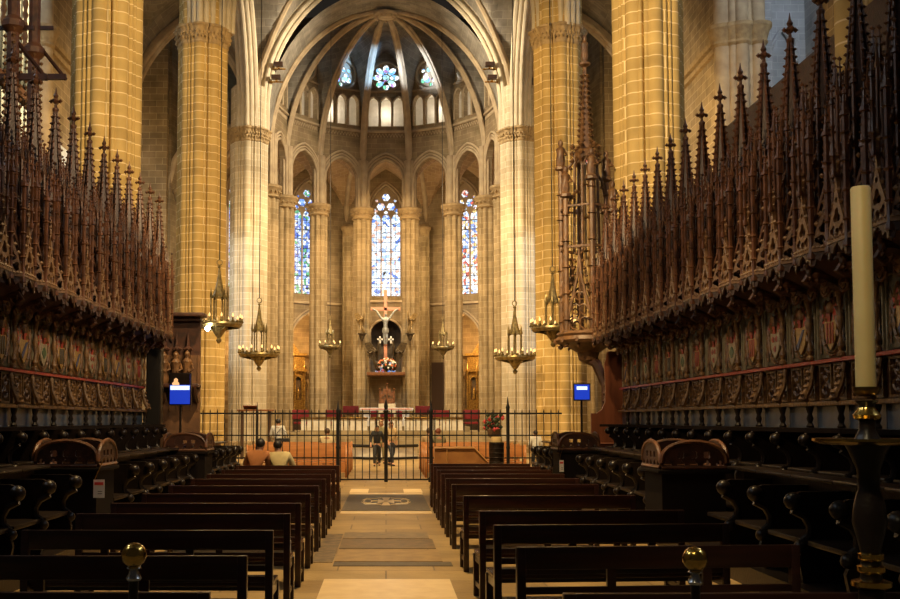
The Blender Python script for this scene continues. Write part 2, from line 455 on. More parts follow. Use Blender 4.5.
# aisle outer walls: bays with an upper gallery arch
def side_wall(s):
    b = new()
    x = AX + s * (WX + .3)
    M_ = T(x, 0, 0) @ RZ(PI / 2) @ UP       # plate x -> +Y
    holes = []
    for y0 in (6.3, 18.5, 36.6):
        holes.append([(y0 + q[0], q[1]) for q in arch_loop(4.2, 17.2, 5.2, 9.5, 0)])
    plate(b, [rect(-2, 0, 57.6, 27)] + holes, .6, M_)
    struct('wall_' + side[s], b, WALL)
    for y0 in (6.3, 18.5, 36.6):
        b = new()
        box(b, (x + s * 3.2, y0, 15.5), (.3, 11, 14)); box(b, (x + s * 1.6, y0, 9.3), (3.2, 11, .4))
        for e in (-1, 1): box(b, (x + s * 1.6, y0 + e * 5.4, 16), (3.2, .3, 14))
        box(b, (x + s * 1.6, y0, 22.8), (3.2, 11, .3))
        struct('wall_gallery', b, GALL)
        b = new()
        ye = y0 + 5.15
        if y0 > 30: box(b, (x + s * .75, y0 + 4.65, 16), (1.2, .7, 13))
        for dx in (.35, 1.5, 2.65): tube(b, [(x + s * dx, ye, 9.5), (x + s * dx, ye, 16.0)], .09, 8)
        for dx in (.35, 1.5): arch_rolls(b, (x + s * dx, ye), (x + s * (dx + 1.15), ye), 1.5, [(0, 0, .08)], n=8, zs=16.0)
        box(b, (x + s * 1.5, ye, 14.9), (2.6, .18, .16)); box(b, (x + s * 1.5, ye, 12.3), (2.6, .18, .14))
        struct('trim_gallery', b, GALL)
    for y in (26.3, 41.3, 55.3):
        t = thing('wall_pier', '%s aisle wall pier with carved capital, %s' % (side[s], {26.3: 'level with the nearer golden pillar', 41.3: 'level with the middle golden pillar', 55.3: 'beside the chancel arch'}[y]), 'wall pier', (AX + s * WX, y, 0), 0, 'piers on the aisle walls')
        b = new()
        for dx, dy, r in ((-.25 * s, -.2, .34), (.05 * s, -.5, .16), (.38 * s, -.55, .27), (.7 * s, -.5, .14), (1.05 * s, -.55, .27), (-.2 * s, .25, .2)):
            tube(b, [(dx, dy, 0), (dx, dy, 21)], r, 14)
        obj('shaft', b, RIB, t)
        b = new()
        for dx, dy, r in ((-.25 * s, -.2, .34), (.05 * s, -.5, .16), (.38 * s, -.55, .27), (.7 * s, -.5, .14), (1.05 * s, -.55, .27), (-.2 * s, .25, .2)):
            lathe(b, [(r + .02, ZC), (r + .1, ZC + .1), (r + .06, ZC + .2), (r + .18, ZC + .6), (r + .26, ZC + .7), (r + .26, ZC + .85), (r, ZC + .95)], 14, T(dx, dy, 0))
        obj('carved_capital', b, CAPM, t)
    b = new()
    for lo, hi in ((41.6, 54.0),):
        box(b, (AX + s * (WX - .12), (lo + hi) / 2, ZC + .75), (.3, hi - lo, .22)); box(b, (AX + s * (WX - .06), (lo + hi) / 2, ZC + .45), (.2, hi - lo, .22))
    struct('trim_cornice', b, CAPM)
GALL = masonry('gallery_stone', (.42, .44, .46), (.36, .38, .40), (.5, .52, .54), .6, .3, .012, 'box', dirt=.3)
for s in (-1, 1): side_wall(s)

b = new(); box(b, (AX - WX + .12, 47, 6.6), (.3, 13, 13.2)); struct('wall_pale_panel', b, mat('pale_wall', (.66, .66, .62), (.50, .50, .46), rough=.9, nscale=.8, det=6), smooth=0)  # pale panel set against the brown stone of the aisle wall
# ------------------------------------------------------------------ apse
Y0, RA, RO = 58.3, 6.6, 12.3
DA = PI / 7
def pol(r, th): return V((AX + r * math.sin(th) + .1, Y0 + r * math.cos(th), 0))
ZA = 14.1; ZV = 17.0; ZK = 24.9
# columns
def apse_column(th, label, first=None):
    p = pol(RA, th)
    if first: return dup(first, p, -th, label)
    t = thing('apse_column', label, 'column', p, -th, 'slender columns of the apse')
    b = new()
    def shaft_profile(z0, z1, bm):
        rings = []
        for z in (z0, z1):
            rr = []
            for i in range(64):
                a = 2 * PI * i / 64; dx, dy = math.cos(a), math.sin(a); best = 0
                for cx, cy, r in [(0, 0, .44)] + [(.42 * math.cos(k * PI / 4), .42 * math.sin(k * PI / 4), .13 if k % 2 else .16) for k in range(8)]:
                    p_ = cx * dx + cy * dy; D = p_ * p_ - (cx * cx + cy * cy - r * r)
                    if D >= 0: best = max(best, p_ + math.sqrt(D))
                rr.append(V((best * dx, best * dy, z)))
            rings.append(rr)
        ring_mesh(bm, rings)
    shaft_profile(.0, ZA + .1, b); obj('shaft', b, COLS, t, smooth=50)
    b = new(); lathe(b, [(.6, ZA), (.66, ZA + .06), (.6, ZA + .14), (.66, ZA + .4), (.78, ZA + .55), (.78, ZA + .68), (.62, ZA + .74)], 16)
    for i in range(16): octa(b, (.68 * math.cos(i * PI / 8), .68 * math.sin(i * PI / 8), ZA + .33), .09)
    obj('carved_capital', b, CAPM, t)
    b = new()
    for dx, r in ((0, .2), (-.22, .11), (.22, .11), (-.38, .08), (.38, .08)):
        tube(b, [(dx, -.30 + abs(dx) * .4, ZA + .6), (dx, -.30 + abs(dx) * .4, ZV + .8)], r, 10)
    obj('vault_shaft', b, RIB, t)
    return t
names = {-7: 'at far left of the apse behind the chancel pillar', -5: 'left of the left stained window', -3: 'second left of the altar', -1: 'just left of the crucifix', 1: 'just right of the crucifix', 3: 'second right of the altar', 5: 'right of the right stained window', 7: 'at far right of the apse behind the chancel pillar'}
ac = None
for k in (-1, 1, -3, 3, -5, 5, -7, 7):
    q = apse_column(k * DA / 2, 'slender clustered apse column ' + names[k], ac)
    ac = ac or q
# upper apse walls with arch, triforium and rose
GLIT = mat('gallery_back_wall', (.75, .70, .60), (.66, .6, .5), rough=.9, nscale=3)
ROSE = stained('rose_glass', [(.15, .4, .75), (.75, .85, 1), (.15, .55, .3), (.8, .9, .95), (.2, .45, .9), (.9, .9, .9), (.3, .6, .6), (.4, .2, .5), (.75, .9, .95)], 4.5, 1.7, .03, (9, 9))
hw = RA * math.sin(DA / 2)
WCOL = ['the central', 'the first right', 'the first left', 'the second right', 'the second left', 'the far right', 'the far left']
def facet_matrix(th, r):
    return pol(r, th), (PI / 2, 0, -th)
def rib_z(s): return ZV + (ZK - ZV) * math.sqrt(max(0, 1 - (1 - s) ** 2))
for idx, k in enumerate((0, 1, -1, 2, -2, 3, -3)):
    th = k * DA; loc, rot = facet_matrix(th, RA * math.cos(DA / 2))
    b = new()
    arch = arch_loop(1.06, 16.55, 1.3, ZA + .5)
    arch = [(-1.06, ZA + .45)] + arch[1:-1] + [(1.06, ZA + .45)]
    tri = []
    for j in (-1, 0, 1): tri.append(arch_loop(.33, 21.4, .5, 20.0, j * .78))
    top = [(hw + .1, 13.9)] + [(hw + .1, 17.0)] + [(hw * 1.04 * math.cos(a), 17.0 + 7.7 * math.sin(a) ** .8) for a in [i * PI / 24 for i in range(1, 24)]] + [(-hw - .1, 17.0), (-hw - .1, 13.9)]
    outline = [(-1.06, 13.9)] + [p for p in arch[0:]] + [(1.06, 13.9)] + top
    plate(b, [outline] + tri + [circ(0, 23.15, .84, 32)], .35)
    struct('wall_apse', b, WALLP, loc=loc, rot=rot)
    b = new()
    for g, r in ((.05, .07), (.19, .06), (.34, .07)):
        tube(b, [(x, z, .2) for x, z in arch_loop(1.06 + g, 16.55, 1.3 + g * 1.3, ZA + .6)], r, 7)
    for z, r in ((19.65, .09), (22.2, .06)): tube(b, [(-hw, z, .22), (hw, z, .22)], r, 6)
    for i in range(11): tube(b, [(-1.1 + i * .2, 19.3, .18), (-1.1 + i * .2 + .1, 19.53, .18), (-1.1 + i * .2 + .2, 19.3, .18)], .03, 4)
    tube(b, [(q[0], q[1], .2) for q in circ(0, 23.15, .93, 32) + [(.93, 23.15)]], .08, 7)
    for j in (-1, 0, 1):
        tube(b, [(x, z, .2) for x, z in arch_loop(.36, 21.4, .5, 20.0, j * .78)], .05, 6)
    for j in (-.5, .5):
        lathe(b, [(.1, 19.95), (.055, 20.1), (.055, 21.1), (.1, 21.3), (.1, 21.45)], 8, T(j * .78, 0, .16) @ RX(-PI / 2))
    struct('trim_apse_mouldings', b, RIB, loc=loc, rot=rot)
    # gallery behind the triforium
    b = new()
    box(b, (0, 21, -1.5), (3.4, 2.9, .1)); box(b, (0, 19.75, -.85), (3.4, .1, 1.3)); box(b, (0, 22.2, -.85), (3.4, .1, 1.3))
    struct('wall_gallery_back', b, GLIT, loc=loc, rot=rot, smooth=0)
    # rose window
    w = thing('window_rose', None, None, loc); w.rotation_euler = rot; w['kind'] = 'structure'
    b = new(); plate(b, [circ(0, 23.15, .86, 32)], .02, T(0, 0, -.12)); obj('stained_glass', b, ROSE, w, smooth=0)
    b = new()
    loops = [circ(0, 23.15, .88, 36), circ(0, 23.15, .22, 14)]
    n_ = 8 if k == 0 else 3
    if n_ == 8:
        for i in range(8): a = i * PI / 4; loops.append([(0 + .53 * math.cos(a) + .29 * math.cos(a) * math.cos(q) - .195 * math.sin(a) * math.sin(q), 23.15 + .53 * math.sin(a) + .29 * math.sin(a) * math.cos(q) + .195 * math.cos(a) * math.sin(q)) for q in [j * PI / 7 for j in range(14)]])
    else:
        loops = loops[:1]
        for i in range(3): a = PI / 2 + i * 2 * PI / 3; loops.append(foil(.43 * math.cos(a), 23.15 + .43 * math.sin(a), .36, 3, 6, a))
        for i in range(3): a = -PI / 2 + i * 2 * PI / 3; loops.append(circ(.62 * math.cos(a), 23.15 + .62 * math.sin(a), .13, 10))
    plate(b, loops, .1, T(0, 0, -.04)); obj('stone_tracery', b, RIB, w)
    # vault web over this facet
    b = new()
    def web(u, v, th=th):
        a = th + (u * 2 - 1) * DA / 2; s = v
        rr = RA * (1 - s) + .02
        uu = abs(u * 2 - 1)
        zr = rib_z(s); zc_ = 24.6 + .12 * s + .35 * math.sin(s * PI) * (1 - s)
        g = (1 - uu ** 2.2) ** .55 if uu < 1 else 0
        p = pol(rr, a); p.z = zr + (max(zc_, zr) - zr) * g
        return p
    grid_surf(b, web, 20, 26); struct('ceiling_apse', b, VAULT)
for k in (-7, -5, -3, -1, 1, 3, 5, 7):
    th = k * DA / 2
    b = new()
    P = []
    for i in range(23):
        s = (i / 22) ** 1.7 * .97
        p = pol(RA * (1 - s) - .1 * (1 - s), th); p.z = rib_z(s) - .05; P.append(p)
    tube(b, P, .15, 8)
    for e in (-1, 1):
        tube(b, [p + V((math.cos(th) * e * .15, -math.sin(th) * e * .15, .05)) * (1 if i < 19 else .5) for i, p in enumerate(P)], .075, 6)
    struct('trim_apse_rib', b, RIB)
b = new()
kp = pol(0, 0)
lathe(b, [(.001, -.35), (.35, -.35), (.42, -.28), (.55, -.3), (.68, -.2), (.70, -.1), (.5, -.06)], 24, T(kp.x, kp.y, ZK - .1))
for i in range(12): octa(b, (kp.x + .55 * math.cos(i * PI / 6), kp.y + .55 * math.sin(i * PI / 6), ZK - .43), .1)
tag(obj('carved_keystone', b, RIB), 'round carved stone boss at the crown of the apse vault', 'keystone')
# forebay vault between chancel arch and apse
b = new()
grid_surf(b, lambda u, v: V((pol(RA, -PI / 2).x + 2 * RA * u, 55.5 + (Y0 - 55.5) * v, ZV + (ZK - ZV) * math.sqrt(max(0, 1 - (2 * u - 1) ** 2)) + .02)), 30, 4)
struct('ceiling_forebay', b, VAULT)
# ambulatory outer wall
LANC = stained('lancet_glass', [(.82, .9, 1), (.9, .95, 1), (.65, .78, .95), (.85, .92, .98), (.95, .93, .85), (.35, .5, .85), (.85, .92, 1), (.7, .8, .95), (.10, .2, .6), (.9, .95, 1), (.75, .45, .35)], 5, 1.5, .03, (.65, .78))
LANB = stained('blue_lancet_glass', [(.25, .42, .9), (.75, .85, 1), (.08, .15, .6), (.85, .92, 1), (.15, .3, .85), (.6, .75, 1), (.1, .4, .2), (.12, .2, .55), (.7, .7, .6), (.5, .65, 1)], 5.5, 1.35, .04, (.62, .55))
LANO = stained('amber_lancet_glass', [(.8, .88, 1), (.9, .95, 1), (.3, .5, .9), (.95, .9, .8), (.8, .55, .2), (.8, .9, 1), (.6, .12, .08), (.2, .3, .7), (.9, .95, 1), (.85, .55, .45)], 5.5, 1.45, .04, (.62, .6))
HWO = RO * math.sin(DA / 2)
GOLD = mat('gilded_wood', (.55, .36, .10), (.25, .14, .04), rough=.35, metal=.6, nscale=9, bump=.6, bscale=14)
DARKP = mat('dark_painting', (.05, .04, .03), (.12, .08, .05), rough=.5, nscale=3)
def lancet_window(name, w, glass, a, z0, zs, rise, lights, d=.1):
    b = new(); plate(b, [arch_loop(a + .02, zs, rise, z0)], .02, T(0, 0, -.25)); obj('stained_glass', b, glass, w, smooth=0)
    loops = [arch_loop(a + .05, zs, rise + .03, z0 - .02)]
    lw = 2 * a / lights
    for i in range(lights):
        x = -a + lw * (i + .5); loops.append(arch_loop(lw / 2 - .045, zs - .55, .45, z0 + .05, x, 6))
    r = a / lights * .86
    if lights == 3:
        for x, z, q in ((-.34 * a, zs + .38, r), (.34 * a, zs + .38, r), (0, zs + rise * .58, r * .95), (-.74 * a, zs + .08, r * .6), (.74 * a, zs + .08, r * .6), (0, zs - .02, r * .5)):
            loops.append(foil(x, z, q, 6 if q > r * .7 else 4, 4))
        loops.append(circ(-.62 * a, zs + .78, r * .33, 8)); loops.append(circ(.62 * a, zs + .78, r * .33, 8))
    else:
        loops.append(foil(0, zs + rise * .4, a * .42, 6, 4))
    plate(b2 := new(), loops, d, T(0, 0, -.17)); obj('stone_tracery', b2, RIB, w)
    b = new()
    n = int((zs - .6 - z0) / .62)
    for i in range(1, n + 1): tube(b, [(-a, z0 + i * .62, -.2), (a, z0 + i * .62, -.2)], .02, 4)
    obj('saddle_bars', b, IRON, w)
for k in range(-3, 4):
    th = k * DA; loc, rot = facet_matrix(th, RO * math.cos(DA / 2))
    aw = 1.0 if abs(k) < 3 else 1.5
    z0, zs, rise = (10.0, 15.75, 1.75) if abs(k) < 3 else (9.5, 15.3, 2.7)
    b = new()
    plate(b, [rect(-HWO - .1, 0, HWO + .1, 27), arch_loop(aw, zs, rise, z0), arch_loop(1.25, 6.6, 2.1, .01)], .5)
    struct('wall_ambulatory', b, WALLP, loc=loc, rot=rot)
    b = new()
    for g, r in ((.08, .07), (.25, .06)):
        tube(b, [(x, z, .27) for x, z in arch_loop(aw + g, zs, rise + g, z0)], r, 6)
        tube(b, [(x, z, .27) for x, z in arch_loop(1.25 + g, 6.6, 2.1 + g, .05)], r, 6)
    tube(b, [(-HWO, 9.4, .3), (HWO, 9.4, .3)], .1, 6)
    if k == 0:
        pass
    struct('trim_ambulatory', b, RIB, loc=loc, rot=rot)
    w = thing('window_%d' % (k + 4), None, None, loc); w.rotation_euler = rot; w['kind'] = 'structure'
    lancet_window('w', w, {0: LANC, -1: LANB, 1: LANO}.get(k, LANO if k > 0 else LANB), aw, z0, zs, rise, 3)
    # chapel behind the low arch
    b = new(); cw = 2.2
    box(b, (0, 4.6, -4.2), (2 * cw, 9.4, .2)); box(b, (0, 9.25, -2.3), (2 * cw, .2, 4)); box(b, (0, .02, -2.3), (2 * cw, .04, 4))
    for e in (-1, 1): box(b, (e * cw, 4.6, -2.3), (.2, 9.4, 4))
    struct('wall_chapel', b, WALLP, loc=loc, rot=rot, smooth=0)
    if abs(k) in (1, 2):
        t = thing('gilded_altarpiece', 'gilded altarpiece in the %s chapel behind the apse' % {1: 'right', -1: 'left', 2: 'far right', -2: 'far left'}[k], 'altarpiece', loc, 0, 'altarpieces in the apse chapels'); t.rotation_euler = rot
        M2 = T(0, 0, -3.9)
        b = new(); box(b, (0, 1.2, -3.75), (2.6, 2.4, .5)); obj('altar_base', b, DARKP, t)
        b = new(); plate(b, [rect(-1.3, 2.3, 1.3, 6.3), arch_loop(.42, 4.6, .4, 3.1), arch_loop(.22, 4.4, .3, 3.1, -.85), arch_loop(.22, 4.4, .3, 3.1, .85), circ(0, 5.7, .25, 12)], .25, M2)
        plate(b, [[(-1.0, 6.3), (1.0, 6.3), (.5, 7.0), (0, 7.6), (-.5, 7.0)]], .2, M2)
        for x in (-1.25, -.55, .55, 1.25): lathe(b, [(.1, 2.3), (.07, 2.6), (.07, 4.9), (.13, 5.1), (.05, 5.3), (.02, 5.8)], 8, T(x, 0, -3.65) @ RX(-PI / 2))
        for z in (2.45, 5.15, 6.25): box(b, (0, z, -3.7), (2.8, .16, .35))
        obj('gilded_frame', b, GOLD, t)
        b = new()
        for x, s_ in ((0, 1.0), (-.85, .62), (.85, .62)):
            lathe(b, [(.02, 3.1), (.2 * s_, 3.12), (.15 * s_, 3.6 * s_ + 3.1 * (1 - s_)), (.19 * s_, 3.1 + 1.0 * s_), (.07 * s_, 3.1 + 1.2 * s_), (.1 * s_, 3.1 + 1.3 * s_), (.02, 3.1 + 1.42 * s_)], 10, T(x, 0, -3.85) @ RX(-PI / 2))
        obj('saint_figures', b, GOLD, t)
        b = new(); box(b, (0, 4.3, -4.02), (2.3, 3.8, .04)); obj('back_panel', b, DARKP, t)
for k in range(-7, 8, 2):
    th = k * DA / 2; p = pol(RO - .82, th)
    nm = {-7: 'beside the left aisle wall', -5: 'behind the far left columns', -3: 'between the two left windows', -1: 'left of the central window', 1: 'right of the central window', 3: 'between the two right windows', 5: 'behind the far right columns', 7: 'beside the right aisle wall'}[k]
    t = thing('ambulatory_pier', 'brown clustered shaft on the ambulatory wall ' + nm, 'wall pier', p, -th, 'piers of the ambulatory wall')
    b = new()
    for dx, r in ((0, .22), (-.24, .12), (.24, .12)): tube(b, [(dx, -.1 + abs(dx) * .3, 0), (dx, -.1 + abs(dx) * .3, 14.2)], r, 10)
    obj('shaft', b, COLS, t)
    b = new(); lathe(b, [(.3, 13.9), (.34, 14.0), (.38, 14.3), (.46, 14.4), (.46, 14.55), (.3, 14.7)], 14); obj('capital', b, CAPM, t)
for idx, k in enumerate(range(-3, 4)):
    th = k * DA
    b = new()
    def am(u, v, th=th):
        a = th + (u * 2 - 1) * DA / 2; r = RA + (RO - RA) * v
        wloc = RA * math.sin(DA / 2)
        z = ZA + .5 + max(arch_z((u * 2 - 1) * 2.0, 2.0, 4.0), arch_z((v * 2 - 1) * 2.85, 2.85, 3.9))
        p = pol(r / math.cos((u * 2 - 1) * DA / 2) * math.cos(DA / 2), a); p.z = z
        return p
    grid_surf(b, am, 20, 20); struct('ceiling_ambulatory', b, AMBV if 'AMBV' in globals() else globals().setdefault('AMBV', masonry('ambulatory_vault', (.42, .28, .15), (.34, .22, .12), (.5, .36, .22), .5, .25, .012, 'box', dirt=.3)))
for k in range(-7, 8, 2):
    th = k * DA / 2
    P = []
    for i in range(15):
        v = i / 14; p = pol(RA + (RO - RA) * v, th); p.z = ZA + .45 + arch_z((v * 2 - 1) * 2.85, 2.85, 3.9); P.append(p)
    b = new(); tube(b, P, .16, 8); struct('trim_ambulatory_rib', b, RIB)
# low wall linking the aisle to the ambulatory
for s in (-1, 1):
    b = new(); p = pol(RO, s * PI / 2); xo = AX + s * (WX + .3)
    box(b, ((p.x + xo) / 2, 57.6, 14), (abs(xo - p.x) + .3, .4, 28)); struct('wall_return', b, WALL)
# ------------------------------------------------------------------ upper choir stalls with canopies
# local frame: +x towards the outer wall, nave at -x, panel plane x = 0, bay centre y = 0, one bay = 1 m
RED = mat('red_paint', (.40, .035, .02), (.25, .025, .016), rough=.45, nscale=9)
DGREEN = mat('dark_green_ground', (.018, .036, .024), (.13, .085, .03), rough=.5, nscale=16, det=6)
PALEB = mat('pale_lining', (.33, .30, .2), (.2, .17, .1), rough=.5, nscale=9)
SEATB = mat('blue_sheen_back', (.06, .095, .14), (.035, .05, .075), rough=.3, nscale=4)  # dark wood, its bluish reflection put into the base colour
TAN = mat('tan_tracery', (.26, .14, .062), (.13, .065, .03), rough=.42, nscale=10, bump=.3, bscale=50)
BRONZE = mat('carved_panel_gold', (.20, .105, .035), (.055, .026, .012), rough=.42, nscale=11, bump=.7, bscale=26)
SHC = [mat('shield_gold', (.40, .24, .06), (.25, .14, .04), rough=.4, metal=.2, nscale=25), mat('shield_red', (.32, .035, .02), (.2, .03, .02), rough=.45, nscale=25), mat('shield_blue', (.03, .05, .13), rough=.45), mat('shield_silver', (.33, .27, .17), (.2, .16, .1), rough=.4, nscale=25), mat('shield_black', (.02, .02, .02), rough=.4), mat('shield_green', (.035, .09, .04), rough=.45)]

def hexp(r, a0=PI / 6, n=6): return [(r * math.cos(a0 + 2 * PI * i / n), r * math.sin(a0 + 2 * PI * i / n)) for i in range(n)]
def collar_rod(bm, x, y, z0, z1, r, n=6, step=.34, ph=0.0, tip=True):
    prof = [(r * 1.6, z0), (r * 1.6, z0 + .05), (r, z0 + .08)]
    z = z0 + .25 + ph
    while z < z1 - .08:
        prof += [(r, z - .02), (r * 1.75, z), (r, z + .02)]; z += step
    prof += [(r, z1)]
    if tip: prof += [(r * 1.9, z1 + .01), (r * 1.5, z1 + .05), (r * .9, z1 + .1), (.004, z1 + .36)]
    lathe(bm, prof, n, T(x, y, 0))
    if tip:
        for k in range(3):
            for q in range(4):
                rr = r * (1.6 - k * .45); a = q * PI / 2
                octa(bm, (x + rr * math.cos(a), y + rr * math.sin(a), z1 + .08 + k * .09), .017)
        octa(bm, (x, y, z1 + .36), .032)
def shield_loop(w, h, y0=0, x0=0):
    return [(x0 - w, y0 + h), (x0 - w, y0 + h * .2), (x0 - w * .75, y0 - h * .45), (x0, y0 - h), (x0 + w * .75, y0 - h * .45), (x0 + w, y0 + h * .2), (x0 + w, y0 + h), (x0, y0 + h * .9)]

def build_stall(variant=0):
    t = thing('choir_stall', 'x', 'choir stall')
    W2 = RZ(PI / 2) @ UP               # plate: x -> local y, y -> z ; faces -x?  (normal along +x/-x)
    # --- seat part
    b = new(); box(b, (.06, 0, 1.75), (.1, .998, 3.7)); obj('back_frame', b, WOOD, t, smooth=0)
    # painted coat-of-arms panel
    b = new(); plate(b, [rect(-.43, 2.54, .43, 3.42)], .03, T(-.005, 0, 0) @ W2); ap = obj('heraldic_panel', b, DGREEN, t, smooth=0)
    rnd = random.Random(variant)
    b = new()
    for s in (-1, 1):                                     # red mantling
        plate(b, [[(s * (.05 + .36 * math.sin(PI * i / 11) * (.75 + .25 * math.cos(i * 2.7))), 3.30 - .42 * i / 11) for i in range(12)]], .02, T(-.03, 0, 0) @ W2)
    obj('red_mantling', b, RED, ap, smooth=0)
    b = new()
    for s in (-1, 1):
        for k in range(5):
            z0 = 3.22 - k * .11 + rnd.uniform(-.02, .02)
            P = [(-.04, s * (.1 + .05 * i + .02 * k), z0 + .09 * math.sin(i * 1.4 + k)) for i in range(6)]
            tube(b, P, [.022, .02, .018, .016, .012, .006], 4)
    lathe(b, [(.01, 3.12), (.07, 3.13), (.08, 3.2), (.055, 3.27), (.02, 3.3), (.035, 3.33), (.005, 3.4)], 8, T(-.03, 0, 0))
    for k in range(2):
        P = [(-.035, .30 * math.cos(a), 2.86 + .30 * math.sin(a)) for a in [(-.2 + i * (PI + .4) / 12) + PI for i in range(13)]]
        tube(b, P, .011 if k else .016, 4, m=T(0, 0, k * .04))
    for s in (-1, 1): tube(b, [(-.035, s * .36, 2.6 + i * .09) for i in range(7)], [.02, .012, .022, .012, .02, .012, .018], 4)
    obj('gilded_crest', b, GILT, ap)
    b = new(); plate(b, [shield_loop(.17, .2, 2.83)], .03, T(-.045, 0, 0) @ W2); sh = obj('shield', b, SHC[(0, 0, 3, 3, 0)[variant]], ap, smooth=0)
    b = new(); ci = (1, 2, 5, 1, 4)[variant]; cc = SHC[ci]
    p_ = variant % 4
    MM = T(-.065, 0, 0) @ W2
    if p_ == 0:
        for i in (-1, 0, 1): plate(b, [rect(i * .09 - .022, 2.72, i * .09 + .022, 3.0)], .012, MM)
    elif p_ == 1:
        plate(b, [[(-.15, 2.98), (-.08, 2.98), (.13, 2.76), (.08, 2.70)]], .012, MM)
    elif p_ == 2:
        plate(b, [foil(0, 2.86, .1, 4)], .012, MM)
    else:
        for q in ((-.07, 2.93), (.07, 2.93), (0, 2.78)): plate(b, [foil(q[0], q[1], .05, 3)], .012, MM)
    obj('shield_charge', b, cc, ap, smooth=0)
    b = new()
    for s in (-1, 1): box(b, (-.02, s * .45, 2.98), (.05, .025, .9))
    box(b, (-.02, 0, 3.43), (.05, .92, .03)); obj('panel_moulding', b, PALEB, t, smooth=0)
    b = new(); box(b, (-.05, 0, 2.49), (.12, 0.996, .045)); obj('red_rail', b, RED, t, smooth=0)
    # lower carved panels
    b = new()
    for s in (-1, 1):
        loops = [rect(s * .23 - .19, 1.97, s * .23 + .19, 2.45), rect(s * .23 - .165, 2.0, s * .23 + .165, 2.42)]
        plate(b, loops, .05, T(-.02, 0, 0) @ W2)
        y0 = s * .23
        for e in (-1, 1):
            P = [(-.03, y0 + e * (.02 + .10 * math.sin(i * PI / 4)), 2.03 + i * .046) for i in range(9)]
            tube(b, P, .017, 4)
        for k in range(4): octa(b, (-.035, y0, 2.05 + k * .11), .04, (.6, .8, 1.1))
        octa(b, (-.035, y0 - .11, 2.33), .035); octa(b, (-.035, y0 + .11, 2.33), .035)
    obj('carved_panel', b, BRONZE, t)
    b = new(); box(b, (-.07, 0, 1.92), (.18, 0.996, .06), bev=.012); obj('ledge', b, BRONZE, t)
    # dividing baluster and scroll bracket at the bay edge
    b = new()
    lathe(b, [(.03, 2.51), (.055, 2.53), (.055, 2.57), (.025, 2.6), (.05, 2.66), (.032, 2.72), (.018, 2.78), (.026, 2.9), (.048, 3.0), (.03, 3.1), (.018, 3.16), (.04, 3.22), (.045, 3.3), (.065, 3.36), (.04, 3.42)], 10, T(-.1, -.415, 0))
    obj('gilded_column', b, GILT, t)
    b = new()
    P = [(-.05, -.415, 2.46), (-.08, -.415, 2.36), (-.09, -.415, 2.26), (-.12, -.415, 2.16), (-.17, -.415, 2.06), (-.19, -.415, 1.99), (-.14, -.415, 1.95)]
    tube(b, P, [.035, .036, .042, .052, .058, .05, .025], 8)
    for i, p in enumerate(P[1:6]): octa(b, (p[0] - .06, p[1], p[2]), .045, (.7, 1.4, 1))
    obj('scroll_bracket', b, GILT, t)
    # seat back, arms, seat
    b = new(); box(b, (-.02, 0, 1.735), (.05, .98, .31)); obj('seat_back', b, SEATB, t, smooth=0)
    b = new()
    lathe(b, [(.05, 1.58), (.055, 1.62), (.03, 1.66), (.05, 1.72), (.03, 1.78), (.05, 1.84), (.06, 1.89)], 8, T(-.12, -.415, 0))
    obj('arm_baluster', b, BLACK, t)
    b = new()
    prof = [(.04, .6), (-.5, .6), (-.52, .85), (-.46, 1.0), (-.40, 1.06), (-.38, 1.16), (-.42, 1.24), (-.52, 1.3), (-.6, 1.38), (-.62, 1.46), (-.58, 1.54), (.04, 1.54)]
    plate(b, [prof], .07, T(0, -.415, 0) @ UP)
    tube(b, [(-.50, -.415, 1.02), (-.43, -.415, 1.07), (-.41, -.415, 1.16), (-.45, -.415, 1.26), (-.56, -.415, 1.34)], .045, 8)
    ball(b, (-.6, -.415, 1.44), .085, seg=10); ball(b, (-.5, -.415, .98), .07, seg=10)
    obj('arm_divider', b, BLACK, t)
    b = new()
    plate(b, [[(-.5 + i / 12, -.62 + .34 * (1 - (2 * i / 12 - 1) ** 2)) for i in range(13)] + [(.5, .02), (-.5, .02)]], .06, T(0, 0, 1.565) @ RZ(PI / 2) @ MX.Diagonal((1, -1, 1, 1)))
    obj('arm_rail', b, BLACK, t)
    b = new(); box(b, (-.26, 0, 1.03), (.48, .92, .05), bev=.015); obj('seat', b, BLACK, t)
    # --- canopy
    b = new()                                            # dark soffit: coved vault out to the front
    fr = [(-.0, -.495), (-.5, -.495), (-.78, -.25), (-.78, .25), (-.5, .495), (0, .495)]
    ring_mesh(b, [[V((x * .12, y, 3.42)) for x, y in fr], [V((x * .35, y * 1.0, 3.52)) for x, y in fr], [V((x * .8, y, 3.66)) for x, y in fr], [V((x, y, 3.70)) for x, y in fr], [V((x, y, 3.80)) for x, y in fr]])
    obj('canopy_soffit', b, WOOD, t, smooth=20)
    b = new()                                            # console brackets + rosettes below the soffit
    for y in (-.415,):
        tube(b, [(-.08, y, 3.38), (-.16, y, 3.48), (-.34, y, 3.56), (-.5, y, 3.58), (-.56, y, 3.50), (-.48, y, 3.45), (-.42, y, 3.5)], [.07, .075, .065, .05, .04, .035, .03], 7)
        for q in range(5): octa(b, (-.1 - q * .1, y, 3.42 + .03 * q), .06, (1, 1.3, 1))
    obj('console_bracket', b, CANO, t)
    for y in (-.22, .22):
        b = new(); tube(b, [(-.20 + .0, y + .12 * math.cos(a), 3.42 + .09 * math.sin(a)) for a in [i * PI / 5 for i in range(11)]], .022, 5)
        octa(b, (-.22, y, 3.42), .05); octa(b, (-.22, y, 3.44), .11, (.3, 1, .8)); obj('rosette', b, CANO, t)
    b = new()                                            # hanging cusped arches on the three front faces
    faces = [((-.5, -.46), (-.78, -.25)), ((-.78, -.25), (-.78, .25)), ((-.78, .25), (-.5, .46))]
